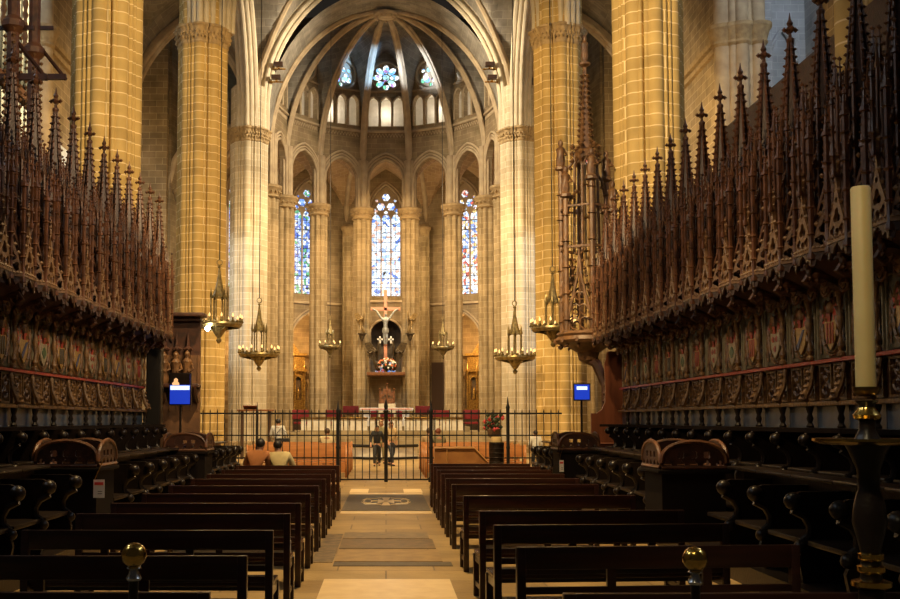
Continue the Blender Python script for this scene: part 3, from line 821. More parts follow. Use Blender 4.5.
    for (x0, y0), (x1, y1) in faces:
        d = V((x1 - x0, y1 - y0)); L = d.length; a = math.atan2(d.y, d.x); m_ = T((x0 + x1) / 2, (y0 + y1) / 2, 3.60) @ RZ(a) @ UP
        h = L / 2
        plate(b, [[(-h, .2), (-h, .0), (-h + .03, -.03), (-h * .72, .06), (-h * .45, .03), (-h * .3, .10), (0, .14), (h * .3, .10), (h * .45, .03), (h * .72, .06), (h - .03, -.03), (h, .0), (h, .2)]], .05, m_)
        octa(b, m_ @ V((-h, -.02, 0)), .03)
    obj('hanging_arches', b, WOOD, t, smooth=0)  # darker wood stands in for the shadow band under the canopy
    b = new()                                            # gilded ogee gable tracery on the front
    for (x0, y0), (x1, y1) in faces:
        d = V((x1 - x0, y1 - y0)); L = d.length; a = math.atan2(d.y, d.x); m_ = T((x0 + x1) / 2, (y0 + y1) / 2, 3.78) @ RZ(a) @ UP
        h = L / 2; H = .78
        og = [(-h + .02, 0), (-h * .86, .14), (-h * .62, .28), (-h * .36, .40), (-h * .16, .54), (0, H), (h * .16, .54), (h * .36, .40), (h * .62, .28), (h * .86, .14), (h - .02, 0)]
        plate(b, [og, foil(0, .27, .1, 3, 4, PI / 2), foil(-h * .45, .11, .07, 3, 4), foil(h * .45, .11, .07, 3, 4), circ(0, .09, .05, 8), circ(0, .46, .035, 6)], .04, m_)
        for q in og[1:-1]:
            octa(b, m_ @ V((q[0] * 1.1, q[1] + .03, 0)), .04)
        tube(b, [m_ @ V((0, H - .04, 0)), m_ @ V((0, H + .18, 0))], .022, 5)
        for q in (-1, 1): octa(b, m_ @ V((q * .045, H + .12, 0)), .035)
        octa(b, m_ @ V((0, H + .2, 0)), .04)
        for q in range(7): octa(b, m_ @ V((-h + L * (q + .5) / 7, .02, -.03)), .03)
        box(b, (0, .0, 0), (L, .06, .08), m_)
    obj('ogee_tracery', b, TAN, t, smooth=20)
    AXC = (-.5, 0)                                        # axis of the tower
    def rod(nm, lst):
        for i, (x, y, z0, z1, r) in enumerate(lst):
            b = new(); collar_rod(b, x, y, z0, z1, r, 6, .31 + .02 * (i % 3), .06 * (i % 4)); obj(nm, b, CANO, t)
    rod('pinnacle', [(-.52, -.415, 3.7, 5.75, .042), (-.79, -.25, 3.66, 5.15, .032), (-.79, .25, 3.66, 5.05, .032), (-.28, -.42, 3.75, 6.15, .038), (-.64, -.17, 3.9, 5.55, .024), (-.64, .17, 3.9, 5.6, .024), (-.66, -.40, 3.8, 4.75, .024), (-.66, .40, 3.8, 4.85, .024), (-.82, 0, 4.5, 5.35, .02), (-.45, .44, 3.8, 5.3, .026), (-.12, -.25, 3.8, 5.9, .03), (-.12, .25, 3.8, 5.8, .03)])
    b = new()                                             # flying struts
    for (x, y, z) in ((-.79, -.25, 4.75), (-.79, .25, 4.7), (-.52, -.44, 5.2), (-.52, .44, 5.2)):
        P = []
        for i in range(7):
            q = i / 6; P.append((x + (AXC[0] - x) * q * .8, y + (AXC[1] - y) * q * .8, z + .55 * q ** 1.6))
        tube(b, P, .022, 5)
        P2 = [(p[0], p[1], p[2] - .14 - .2 * math.sin(i / 6 * PI)) for i, p in enumerate(P)]; tube(b, P2, .015, 4)
        for p in P[1:-1]: octa(b, (p[0], p[1], p[2] + .04), .03)
        P3 = [(x + (AXC[0] - x) * q * .8, y + (AXC[1] - y) * q * .8, 3.9 + .8 * (1 - q) ** 1.5) for q in [i / 6 for i in range(7)]]
        tube(b, P3, .018, 4)
        for p in P3[1:-1]: octa(b, (p[0], p[1], p[2] + .03), .028)
    for s in (-1, 1):                                     # slanting crocketed struts seen as diagonals
        tube(b, [(-.78, s * .1, 3.85), (-.7, s * .28, 4.3), (-.6, s * .42, 4.8), (-.45, s * .44, 5.2)], .018, 4)
        tube(b, [(-.55, s * .44, 4.0), (-.6, s * .3, 4.5), (-.56, s * .15, 5.0)], .018, 4)
    obj('flying_struts', b, CANO, t)
    b = new()                                             # lantern: hexagonal core with slits and thin shafts
    lathe(b, [(.24, 3.75), (.24, 3.95), (.2, 4.0), (.2, 4.6), (.23, 4.64), (.2, 4.68), (.18, 5.25), (.22, 5.3), (.2, 5.4)], 6, T(AXC[0], AXC[1], 0), PI / 6)
    lc_ = b; b = new()
    for i in range(6):
        a = i * PI / 3
        for z0, z1 in ((4.03, 4.56), (4.72, 5.2)):
            c_ = V((AXC[0] + .19 * math.cos(a), AXC[1] + .19 * math.sin(a), 0))
            for e in (-1, 1):
                tube(b, [(c_.x - e * .05 * math.sin(a), c_.y + e * .05 * math.cos(a), z0), (c_.x - e * .05 * math.sin(a), c_.y + e * .05 * math.cos(a), z1 - .08), (c_.x, c_.y, z1)], .012, 4)
        a += PI / 6
        tube(b, [(AXC[0] + .25 * math.cos(a), AXC[1] + .25 * math.sin(a), 3.8), (AXC[0] + .23 * math.cos(a), AXC[1] + .23 * math.sin(a), 5.5)], .022, 5)
        lathe(b, [(.03, 5.5), (.035, 5.53), (.02, 5.58), (.003, 5.85)], 5, T(AXC[0] + .23 * math.cos(a), AXC[1] + .23 * math.sin(a), 0))
    ln_ = obj('lantern', b, CANO, t, smooth=20); obj('lantern_core', lc_, WOOD, ln_, smooth=20)
    b = new()
    for i in range(6):
        a = PI / 6 + i * PI / 3
        tube(b, [(AXC[0] + .155 * math.cos(a), AXC[1] + .155 * math.sin(a), 5.4), (AXC[0] + .03 * math.cos(a), AXC[1] + .03 * math.sin(a), 6.82)], [.022, .014], 5)
    lathe(b, [(.19, 5.3), (.20, 5.42), (.15, 5.46), (.12, 5.5)], 6, T(AXC[0], AXC[1], 0), PI / 6)
    for i in range(6):
        a = PI / 6 + i * PI / 3
        for k in range(12):
            q = (k + .5) / 12; r = .155 + (.035 - .155) * q + .022; z = 5.48 + 1.3 * q
            octa(b, (AXC[0] + r * math.cos(a), AXC[1] + r * math.sin(a), z), .034 - .008 * q, (1, 1, .9))
    sp__ = obj('crocketed_spire', b, CANO, t, smooth=20)
    b = new(); lathe(b, [(.13, 5.4), (.02, 6.82)], 6, T(AXC[0], AXC[1], 0), PI / 6); obj('spire_core', b, WOOD, sp__, smooth=20)
    b = new()
    lathe(b, [(.03, 6.8), (.055, 6.84), (.055, 6.87), (.025, 6.9), (.02, 6.95), (.06, 7.0), (.03, 7.05), (.045, 7.09), (.02, 7.14), (.004, 7.24)], 8, T(AXC[0], AXC[1], 0))
    for i in range(4):
        a = i * PI / 2; octa(b, (AXC[0] + .075 * math.cos(a), AXC[1] + .075 * math.sin(a), 7.0), .042)
    obj('finial', b, CANO, t)
    b = new()                                             # openwork back screen between the towers
    loops = [rect(-.497, 3.75, .497, 4.95)]
    for i in range(6):
        x = -.5 + (i + .5) / 6
        loops.append(arch_loop(.05, 4.55, .13, 3.95, x, 4)); loops.append(foil(x, 4.82, .05, 4, 3))
    plate(b, loops, .04, T(.02, 0, 0) @ W2)
    obj('back_screen', b, CANO, t, smooth=0)
    return t

SHD = ['red-barred gold shield', 'blue-banded gold shield', 'green-flowered silver shield', 'red-spotted silver shield', 'black-barred gold shield']
protos = [build_stall(v) for v in range(5)]
sit = {-1: 'left', 1: 'right'}
FOOT = {}
def place_stalls(s, ys):
    n = len(ys)
    order = sorted(ys, reverse=True)
    for i, y in enumerate(order):
        rz = 0 if s > 0 else PI
        loc = (s * 6.0, y, 0)
        v = (i * 3 + (1 if s > 0 else 0) + i // 4) % 5
        lab = 'spired choir stall with %s, %s from the %s' % (SHD[v], ORD[i] if i else 'first', 'tall openwork canopy' if s > 0 else 'black loudspeaker column')
        o = protos[v]
        if not o.get('used'):
            o['used'] = 1; o.location = loc; o.rotation_euler = (0, 0, rz); o['label'] = lab; o['group'] = 'canopied stalls on the %s' % side[s]
        else:
            d = dup(o, loc, rz, lab, 'canopied stalls on the %s' % side[s])
place_stalls(1, [9.0 + k for k in range(18)])
place_stalls(-1, [13.2 + k for k in range(13)])
for o in C.objects:
    if 'used' in o: del o['used']
# platform, enclosure walls
b = new(); box(b, (5.25, 18.2, .29), (1.7, 20.2, .58)); box(b, (4.05, 17, .1), (.7, 23, .2)); struct('floor_platform', b, BLACK, smooth=0)
b = new(); box(b, (-5.25, 18.2, .29), (1.7, 20.2, .58)); box(b, (-4.05, 18.2, .1), (.7, 20.2, .2)); struct('floor_platform', b, BLACK, smooth=0)
for s, y0 in ((1, 8.5), (-1, 12.5)):
    b = new(); box(b, (s * 6.42, (y0 + 26.6) / 2, 2.2), (.5, 26.6 - y0, 4.4)); struct('wall_enclosure', b, WALL, smooth=0)
b = new(); box(b, (6.75, 13.5, 5.1), (.25, 13.6, 4.2)); struct('wall_upper_screen', b, WALL, smooth=0)
b = new(); box(b, (6.72, 13.5, 6.95), (.36, 13.7, .75)); box(b, (6.66, 13.5, 6.5), (.5, 13.7, .1), bev=.02); struct('trim_dark_beam', b, WOOD, smooth=0)

# ------------------------------------------------------------------ lower stalls
def build_lower():
    t = thing('lower_choir_stall', 'x', 'lower stall')
    # faces -x ; back at x=0
    b = new(); box(b, (.03, 0, .65), (.06, .996, .95)); obj('back', b, BLACK, t, smooth=0)
    b = new(); box(b, (-.04, 0, 1.13), (.32, .996, .04), bev=.012); obj('book_ledge', b, BLACK, t)
    b = new(); box(b, (-.25, 0, .58), (.42, .92, .05), bev=.015); obj('seat', b, BLACK, t)
    b = new()
    plate(b, [[(.02, .2), (-.46, .2), (-.5, .42), (-.44, .56), (-.36, .62), (-.35, .72), (-.4, .8), (-.52, .86), (-.58, .93), (-.56, 1.0), (-.46, 1.04), (.02, 1.04)]], .06, T(0, -.41, 0) @ UP)
    tube(b, [(-.46, -.41, .57), (-.39, -.41, .63), (-.38, -.41, .72), (-.43, -.41, .81), (-.54, -.41, .87)], .04, 8)
    ball(b, (-.53, -.41, .95), .085, seg=12); ball(b, (-.47, -.41, .53), .065, seg=10)
    obj('arm_divider', b, BLACK, t)
    b = new()
    for i in range(7): lathe(b, [(.018, .64), (.022, .7), (.012, .78), (.022, .88), (.018, .98)], 6, T(-.02, -.36 + i * .12, 0))
    obj('spindles', b, BLACK, t)
    return t
lp = build_lower(); first = [1]
def place_lower(s, ys):
    for i, y in enumerate(sorted(ys, reverse=True)):
        lab = 'dark low stall with scrolled arms on the %s side, %s from the grille' % ('loudspeaker' if s < 0 else 'candle', ORD[i] if i else 'first')
        if first: first.pop(); lp.location = (s * 4.3, y, 0); lp.rotation_euler = (0, 0, 0 if s > 0 else PI); lp['label'] = lab; lp['group'] = 'low stalls on the right'
        else: dup(lp, (s * 4.3, y, 0), 0 if s > 0 else PI, lab, 'low stalls on the %s' % side[s])
place_lower(1, [6.2 + k for k in range(7)] + [14.9 + k for k in range(7)] + [23.3 + k for k in range(5)])
place_lower(-1, [9.4 + k for k in range(4)] + [15.4 + k for k in range(6)] + [22.9 + k for k in range(5)])
# arched pierced desk ends beside the stair gaps
def pierced_box():
    t = thing('pierced_desk_end', 'x', 'desk end')
    w, d, z0, h = .82, .9, 1.07, .36
    def face(L, m):
        b = new()
        a = L / 2
        out = [(-a, 0)] + [(a * -math.cos(i * PI / 14), .09 + (h - .09) * math.sin(i * PI / 14) ** .75) for i in range(15)] + [(a, 0)]
        loops = [out]
        n = max(2, int(L / .16))
        for i in range(n):
            x = -a + L * (i + .5) / n; top = .05 + (h - .12) * math.sin(math.acos(max(-1, min(1, x / a)))) ** .75
            for k in range(2):
                zc = .07 + k * .12
                if zc + .05 < top: loops.append(foil(x, zc, .055, 4, 3, k * .78))
        plate(b, loops, .035, m)
        return b
    for nm, L, m in (('carved_front', w, T(0, -d / 2, z0) @ UP), ('carved_front', w, T(0, d / 2, z0) @ UP), ('carved_side', d, T(-w / 2, 0, z0) @ RZ(PI / 2) @ UP), ('carved_side', d, T(w / 2, 0, z0) @ RZ(PI / 2) @ UP)):
        obj(nm, face(L, m), WOOD, t, smooth=0)
    b = new()
    for L, m in ((w, T(0, -d / 2 - .01, z0) @ UP), (w, T(0, d / 2 + .01, z0) @ UP), (d, T(-w / 2 - .01, 0, z0) @ RZ(PI / 2) @ UP), (d, T(w / 2 + .01, 0, z0) @ RZ(PI / 2) @ UP)):
        a = L / 2
        tube(b, [m @ V((a * -math.cos(i * PI / 14), .09 + (h - .09) * math.sin(i * PI / 14) ** .75, 0)) for i in range(15)], .028, 6)
        tube(b, [m @ V((-a, .03, 0)), m @ V((a, .03, 0))], .03, 6)
    obj('arched_rail', b, CANO, t)
    b = new(); box(b, (0, 0, .61), (w - .02, d - .02, .86)); box(b, (0, 0, 1.05), (w + .1, d + .1, .05), bev=.015); obj('cabinet', b, mat('matte_black_wood', (.010, .007, .006), rough=.75, spec=.1), t, smooth=20)
    return t
pb = pierced_box()
PBL = [(-4.2, 14.3, 'arched pierced desk end with a hanging white paper notice'), (-4.0, 21.4, 'arched pierced desk end beside the monitor and carved screen'), (3.88, 13.75, 'arched pierced desk end nearest to the tall candle'), (4.0, 22.3, 'arched pierced desk end by the red-brown stall end panel')]
for i, (x, y, l) in enumerate(PBL):
    if i == 0: pb.location = (x, y, .2 - .2); pb['label'] = l; pb['group'] = 'pierced desk ends'
    else: dup(pb, (x, y, 0), 0, l, 'pierced desk ends')
PAPER = mat('white_paper', (.75, .72, .66), rough=.7); PRED = mat('red_print', (.7, .06, .04), rough=.6)
def notice(x, y, z, w, h, label, s):
    t = thing('hanging_notice', label, 'notice', (x, y, 0), 0, 'paper notices hung on the desk ends')
    b = new(); box(b, (0, 0, z), (w, .006, h)); obj('paper', b, PAPER, t, smooth=0)
    b = new(); box(b, (0, -.005, z + h * .28), (w * .8, .004, h * .16)); obj('red_heading', b, PRED, t, smooth=0)
    b = new()
    for k in range(2): box(b, (w * .1, -.005, z - h * .15 - k * .03), (w * .4, .004, .008))
    obj('printed_line', b, BLACK, t, smooth=0)
    b = new(); tube(b, [(-w * .4, 0, z + h / 2), (-.02, .01, z + h / 2 + .1), (w * .45, 0, z + h / 2 + .28)], .006, 4); obj('cord', b, OLDBR, t)
notice(-3.74, 13.76, pt(103, 489, 13.7).z, .145, .235, 'white paper notice with red heading hanging on the nearer left desk end', -1)
notice(3.62, 21.75, pt(564, 466, 21.75).z, .09, .24, 'small white notice hanging on the farther right desk end', 1)
# ------------------------------------------------------------------ pews
PH = .85
def build_pew():
    t = thing('pew', 'x', 'pew')
    L = 1.95                                       # local: x along the pew from 0 (aisle end), seat side +y (towards the altar)
    b = new(); box(b, (0, 0, PH - .075), (L, .045, .15), bev=.008); obj('top_rail', b, PEW, t)
    for z in (.56, .475):
        b = new(); box(b, (0, .0, z), (L - .1, .03, .05), bev=.006); obj('back_slat', b, PEW, t)
    for x in (-.33, .33):
        b = new(); box(b, (x, 0, .585), (.06, .032, .26)); obj('back_stile', b, PEW, t, smooth=0)
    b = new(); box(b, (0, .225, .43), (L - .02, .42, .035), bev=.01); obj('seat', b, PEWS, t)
    for x in (-L / 2 + .03, L / 2 - .03):
        b = new(); box(b, (x, 0, PH / 2), (.06, .06, PH), bev=.006); obj('leg', b, PEW, t)
        b = new(); box(b, (x, .40, .205), (.06, .06, .41), bev=.006); obj('leg', b, PEW, t)
        b = new(); box(b, (x, .2, .13), (.035, .36, .045)); obj('stretcher', b, PEW, t, smooth=0)
        b = new(); box(b, (x, .2, .375), (.04, .36, .07)); obj('seat_bearer', b, PEW, t, smooth=0)
    b = new(); box(b, (0, .40, .365), (L - .12, .03, .08)); obj('apron', b, PEW, t, smooth=0)
    return t
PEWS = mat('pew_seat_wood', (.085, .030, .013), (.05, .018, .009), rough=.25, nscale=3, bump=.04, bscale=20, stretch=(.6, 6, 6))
pw = build_pew()
LEFT = [5.26, 6.66, 8.19, 9.63, 10.84, 12.2, 13.7, 15.26, 16.6, 18.1, 19.8]
RIGHT = [5.22, 7.1, 8.58, 9.9, 11.9, 14.0, 15.4, 16.7, 18.0, 19.3, 20.6]
RYAW = [.02, .075, .07, .06, .03, .01, 0, 0, .01, 0, 0]
usedp = [0]
for s, ys in ((-1, LEFT), (1, RIGHT)):
    n = len(ys)
    for i, y in enumerate(ys):
        lab = 'dark wooden pew on the %s side of the aisle, %s from the grille' % ('loudspeaker' if s < 0 else 'candle', ORD[n - 1 - i] if i < n - 1 else 'first')
        x = s * (.87 + .975); rz = RYAW[i] if s > 0 else -.006 * (i % 3)
        if s > 0: y = y + math.sin(rz) * .97
        if not usedp[0]: usedp[0] = 1; pw.location = (x, y, 0); pw.rotation_euler = (0, 0, rz); pw['label'] = lab; pw['group'] = 'pews left of the aisle'
        else: dup(pw, (x, y, 0), rz, lab, 'pews %s of the aisle' % side[s])
b = new(); box(b, (0, 0, 0), (.004, .05, .11)); pp = [o for o in C.objects if o.get('category') == 'pew' and abs(o.location.y - 9.63) < .01 and o.location.x < 0][0]
tk = obj('paper_sticker', b, PAPER, pp, (.977, 0, .55), smooth=0); tk['label'] = 'small white paper sticker'
# brass ball posts
def ball_post(x, y, z, label):
    t = thing('rope_post', label, 'barrier post', (x, y, 0), 0, 'brass topped barrier posts')
    b = new(); lathe(b, [(.16, 0), (.16, .02), (.05, .06), (.018, .09), (.018, z - .1), (.024, z - .09)], 20); obj('post', b, BLACK, t)
    b = new(); lathe(b, [(.024, z - .095), (.03, z - .085), (.02, z - .07), (.018, z - .055), (.028, z - .048), (.02, z - .04)], 16); obj('collar', b, mat('steel_collar', (.5, .5, .5), rough=.2, metal=1) if 'COL' not in globals() else COL, t)
    b = new(); ball(b, (0, 0, z), .047, seg=24); obj('ball', b, BRASS, t)
p = pt(134, 555, 4.0); ball_post(p.x, 4.0, p.z, 'dark post with a brass ball behind the near left pews')
p = pt(695, 559, 4.0); ball_post(p.x, 4.0, p.z, 'dark post with a brass ball behind the near right pews')
# candle on its stand
CB = pt(866, 387, 4.7)
WAX = mat('cream_wax', (.72, .56, .26), (.66, .50, .22), rough=.5, nscale=4)
WAX.node_tree.nodes['Principled BSDF'].inputs['Subsurface Weight'].default_value = .15
zc = CB.z; zt = pt(861, 187, 4.7).z
o = thing('altar_candle', 'tall thick cream candle standing on the brass stand at right', 'candle', (CB.x, 4.7, zc))
b = new(); h = zt - zc; lathe(b, [(.043, .0), (.043, h - .008), (.038, h), (.015, h - .006), (.001, h - .01)], 28); obj('wax', b, WAX, o)
b = new(); tube(b, [(0, 0, h - .015), (.004, 0, h + .02)], .004, 6); obj('wick', b, BLACK, o)
st = thing('candle_stand', 'dark turned candle stand with wide brass drip pan at right', 'candle stand', (CB.x, 4.7, 0))
b = new(); lathe(b, [(.26, 0), (.26, .06), (.2, .1), (.12, .2), (.1, .3), (.06, .36), (.1, .5), (.105, .62), (.06, .78), (.055, .95)], 24); obj('base', b, BLACK, st)
b = new()
for z, r in ((.98, .085), (1.045, .06), (1.10, .055)): lathe(b, [(r * .6, z - .03), (r, z - .012), (r, z + .008), (r * .55, z + .02)], 24)
obj('brass_ring', b, BRASS, st)
zp = pt(866, 441, 4.7).z
b = new(); lathe(b, [(.05, .94), (.04, 1.1), (.05, 1.15), (.075, 1.25), (.065, 1.33), (.045, 1.4), (.05, 1.48), (.08, zp - .05), (.1, zp - .01)], 20); obj('stem', b, BLACK, st)
b = new(); lathe(b, [(.05, zp - .02), (.2, zp - .015), (.232, zp), (.232, zp + .012), (.215, zp + .01), (.05, zp + .006)], 36); obj('drip_pan', b, BRASS, st)
b = new(); lathe(b, [(.06, zp), (.05, zp + .02), (.035, zp + .05), (.035, zp + .09)], 20); lathe(b, [(.03, zp + .08), (.035, zc - .08), (.05, zc - .06), (.028, zc - .07)], 20); obj('neck', b, BLACK, st)
b = new(); lathe(b, [(.03, zp + .09), (.055, zp + .10), (.06, zp + .115), (.04, zp + .14), (.036, zp + .15)], 24); obj('lower_ring', b, BRASS, st)
b = new(); lathe(b, [(.036, zc - .04), (.05, zc - .03), (.058, zc - .012), (.058, zc - .0), (.02, zc - .0)], 24); obj('socket', b, OLDBR, st)

# ------------------------------------------------------------------ grille
GY = 29.0
gr = thing('iron_grille', 'black wrought iron grille with double gate across the end of the aisle', 'grille', (0, GY, 0))
xs0, xs1 = -5.45, 4.85
nb = int((xs1 - xs0) / .2)
posts = [pt(x, 440, GY).x for x in (257, 338, 431, 508)]
for i in range(nb + 1):
    x = xs0 + i * .2
    if min(abs(x - p) for p in posts + [0]) < .07: continue
    b = new(); tube(b, [(x, 0, .06), (x, 0, 1.9)], .014, 5); lathe(b, [(.014, 1.9), (.02, 1.93), (.004, 2.0)], 5, T(x, 0, 0)); obj('bar', b, IRON, gr)
for z, r in ((.07, .022), (.66, .018), (1.28, .018), (1.88, .024)):
    b = new(); box(b, ((xs0 + xs1) / 2, 0, z), (xs1 - xs0, .03, r * 2)); obj('rail', b, IRON, gr, smooth=0)
for x, r, h in zip(posts, (.045, .065, .065, .06), (1.9, 1.95, 1.95, 2.05)):
    b = new(); lathe(b, [(r * 1.2, 0), (r * 1.2, .1), (r * .8, .14), (r * .8, .9), (r, .94), (r * .8, .98), (r * .8, h - .05), (r, h), (r * .5, h + .08), (.005, h + .3)], 8, T(x, 0, 0)); obj('post', b, IRON, gr)
b = new(); lathe(b, [(.05, 0), (.05, 1.9), (.08, 1.95), (.04, 2.0), (.06, 2.08), (.005, 2.3)], 8); obj('gate_meeting_post', b, IRON, gr)

# ------------------------------------------------------------------ hanging lamps
BULB = glow('lamp_flame', (1, .62, .25), .9)
BULBS = glow('bright_lamp', (1, .95, .7), 60)
LAMPM = mat('gilt_lamp_metal', (.34, .26, .11), (.17, .13, .06), rough=.35, metal=.7, nscale=10)
def chandelier(x, y, zr, R, label, group, top=24.0, bright=False, n=12):
    t = thing('hanging_chandelier', label, 'chandelier', (x, y, zr), 0, group)
    b = new(); lathe(b, [(R, .08), (R * 1.02, .0), (R * .9, -.10), (R * .86, -.1), (R * .9, 0), (R * .94, .08)], 28)
    for i in range(n * 2):
        a = PI * i / n; octa(b, (R * math.cos(a), R * math.sin(a), .1), .06)
    obj('ring', b, LAMPM, t)
    b = new(); lathe(b, [(.02, -.62), (.05, -.6), (.1, -.52), (.05, -.44), (.12, -.36), (.22, -.2), (.3, -.1), (.1, .0)], 14)
    for i in range(6):
        a = PI * i / 3; tube(b, [(.15 * math.cos(a), .15 * math.sin(a), -.2), (R * .6 * math.cos(a), R * .6 * math.sin(a), -.12), (R * .9 * math.cos(a), R * .9 * math.sin(a), -.02)], .025, 5)
    obj('pendant_bowl', b, LAMPM, t)
    b = new()
    for i in range(6):
        a = PI * i / 3 + .3; r = R * .36
        tube(b, [(r * math.cos(a), r * math.sin(a), -.1), (r * math.cos(a), r * math.sin(a), R * 1.2)], .028, 5)
        lathe(b, [(.04, R * 1.2), (.05, R * 1.25), (.003, R * 1.65)], 5, T(r * math.cos(a), r * math.sin(a), 0))
        tube(b, [(r * math.cos(a), r * math.sin(a), R * 1.1), (r * .6 * math.cos(a + .5), r * .6 * math.sin(a + .5), R * 1.35), (r * math.cos(a + PI / 3), r * math.sin(a + PI / 3), R * 1.1)], .02, 4)
    lathe(b, [(R * .34, R * 1.2), (R * .2, R * 1.5), (R * .1, R * 2.0), (.03, R * 2.5), (.07, R * 2.55), (.02, R * 2.62)], 6)
    tube(b, [(R * .12 * math.cos(i * PI / 6), 0, R * 2.75 + R * .12 * math.sin(i * PI / 6)) for i in range(13)], .018, 5)
    obj('lantern', b, LAMPM, t)
    b = new(); tube(b, [(0, 0, R * 2.85), (0, 0, top - zr)], .018, 5); obj('chain', b, IRON, t)
    for i in range(n):
        a = 2 * PI * (i + .5) / n
        q = T(R * math.cos(a), R * math.sin(a), 0)
        b = new(); lathe(b, [(.05, .08), (.06, .12), (.035, .14), (.035, .22)], 8, q); c = obj('candle_cup', b, LAMPM, t)
        b = new(); lathe(b, [(.015, .22), (.036, .26), (.026, .31), (.004, .36)], 8, q); obj('flame_bulb', b, BULB, c)
    if bright:
        b = new(); ball(b, (-.25, -R * 1.0, -.18), .085); obj('bright_bulb', b, BULBS, t)
    return t
def place_ch(px, py, Y, wpx, label, group, **k):
    p = pt(px, py, Y); return chandelier(p.x, Y, p.z, wpx / 2 * Y / F, label, group, **k)
place_ch(219, 325, 35, 46, 'gilt ring chandelier with a glaring lamp, by the left carved screen', 'chandeliers', bright=True)
place_ch(259, 355, 40, 40, 'gilt ring chandelier in front of the pale left pillar', 'chandeliers')
place_ch(515, 358, 40, 40, 'gilt ring chandelier in front of the pale right pillar', 'chandeliers')
place_ch(553, 329, 35, 44, 'gilt ring chandelier partly behind the tall right canopy', 'chandeliers')
place_ch(330, 347, 59, 22, 'small hanging lamp left of the crucifix', 'small altar lamps', n=8)
place_ch(443, 348, 59, 22, 'small hanging lamp right of the crucifix', 'small altar lamps', n=8)
p = pt(215, 331, 34); sp_ = None

# ------------------------------------------------------------------ tall canopy at the end of the right stalls
TX, TY = 5.42, 28.1
ct = thing('tall_carved_canopy', 'tall openwork wooden canopy with statues and a spire at right', 'canopy', (TX, TY, 0))
OAK = mat('oak_canopy', (.15, .072, .027), (.065, .03, .013), rough=.42, nscale=6, bump=.4, bscale=40)
R6 = .72
b = new(); lathe(b, [(.12, 3.2), (.25, 3.3), (.3, 3.5), (.55, 3.66), (.82, 3.74), (.88, 3.82), (.82, 3.92), (.86, 3.98), (.8, 4.04)], 12)
for i in range(12):
    a = i * PI / 6; tube(b, [((.8 + .1 * math.cos(q)) * math.cos(a), (.8 + .1 * math.cos(q)) * math.sin(a), 3.75 + .12 * math.sin(q)) for q in [j * .8 for j in range(7)]], .04, 5)
obj('base_cornice', b, OAK, ct)
for i in range(6):
    a = i * PI / 3 + PI / 6; x, y = R6 * math.cos(a), R6 * math.sin(a); ht = (8.2, 7.4, 8.5, 7.6, 8.0, 7.2)[i]
    b = new(); collar_rod(b, x, y, 4.0, ht, .075, 8, .7, .1, False)
    lathe(b, [(.075, ht), (.16, ht + .05), (.16, ht + .12), (.12, ht + .16)], 8, T(x, y, 0)); obj('post', b, OAK, ct)
    b = new(); lathe(b, [(.11, ht + .14), (.13, ht + .3), (.1, ht + .5), (.13, ht + .62), (.05, ht + .7), (.075, ht + .77), (.06, ht + .85), (.004, ht + .9)], 10, T(x, y, 0))
    tube(b, [(x + .1, y, ht + .6), (x + .17, y - .05, ht + .45), (x + .05, y - .12, ht + .42)], .03, 5); obj('statue', b, OAK, ct)
    a2 = a + PI / 6; m_ = T(R6 * math.cos(PI / 6) * math.cos(a2), R6 * math.cos(PI / 6) * math.sin(a2), 4.0) @ RZ(a2 + PI / 2) @ UP
    b = new()
    plate(b, [[(-.34, 0), (-.34, .5), (-.2, 1.0), (-.08, 1.5), (0, 2.3), (.08, 1.5), (.2, 1.0), (.34, .5), (.34, 0)], [(-.28, .07), (-.28, .48), (-.15, .96), (-.04, 1.45), (.0, 1.8), (.04, 1.45), (.15, .96), (.28, .48), (.28, .07)]], .06, m_)
    for e in (-1, 1):
        for c0, c1, rr in ((.14, .25, .13), (.1, .62, .11), (.05, .98, .08)): tube(b, [m_ @ V((e * c0 + rr * math.cos(q), c1 + rr * math.sin(q) * 1.2, 0)) for q in [j * PI / 6 for j in range(11)]], .022, 5)
    tube(b, [m_ @ V((0, .05, 0)), m_ @ V((0, 1.6, 0))], .02, 5)
    for k in range(9):
        z = .5 + k * .2; w_ = .34 * (1 - (z - .5) / 1.8) + .03
        for e in (-1, 1): octa(b, m_ @ V((e * w_, z, 0)), .055)
    box(b, (0, 2.3, 0), (.7, .06, .08), m_); box(b, (0, 3.4, 0), (.7, .05, .06), m_)
    obj('gable_tracery', b, OAK, ct, smooth=0)
    b = new(); tube(b, [(x, y, ht - .6), (x * .75, y * .75, ht + .05), (x * .45, y * .45, ht + .25), (x * .25, y * .25, ht + .2)], .04, 6)
    for q in (.9, .75, .6, .45): octa(b, (x * q, y * q, ht - .6 + (1 - q) * 1.35 + .1), .06)
    obj('flying_brace', b, OAK, ct)
b = new(); collar_rod(b, 0, 0, 4.0, 8.6, .10, 8, .9, .2, False); obj('central_shaft', b, mat('light_oak', (.40, .25, .09), (.3, .18, .06), rough=.4), ct)
b = new()
for i in range(6):
    a = i * PI / 3
    tube(b, [(.34 * math.cos(a), .34 * math.sin(a), 6.2), (.3 * math.cos(a), .3 * math.sin(a), 8.9)], .04, 6)
    tube(b, [(.3 * math.cos(a), .3 * math.sin(a), 8.5), (.26 * math.cos(a + .5), .26 * math.sin(a + .5), 8.85), (.3 * math.cos(a + PI / 3), .3 * math.sin(a + PI / 3), 8.5)], .035, 5)
    for z in (8.7, 8.9, 9.1): octa(b, (.36 * math.cos(a), .36 * math.sin(a), z), .09)
obj('upper_lantern', b, OAK, ct)
b = new(); lathe(b, [(.30, 8.8), (.32, 8.95), (.17, 9.05), (.11, 10.0), (.05, 11.3), (.05, 11.4)], 6)
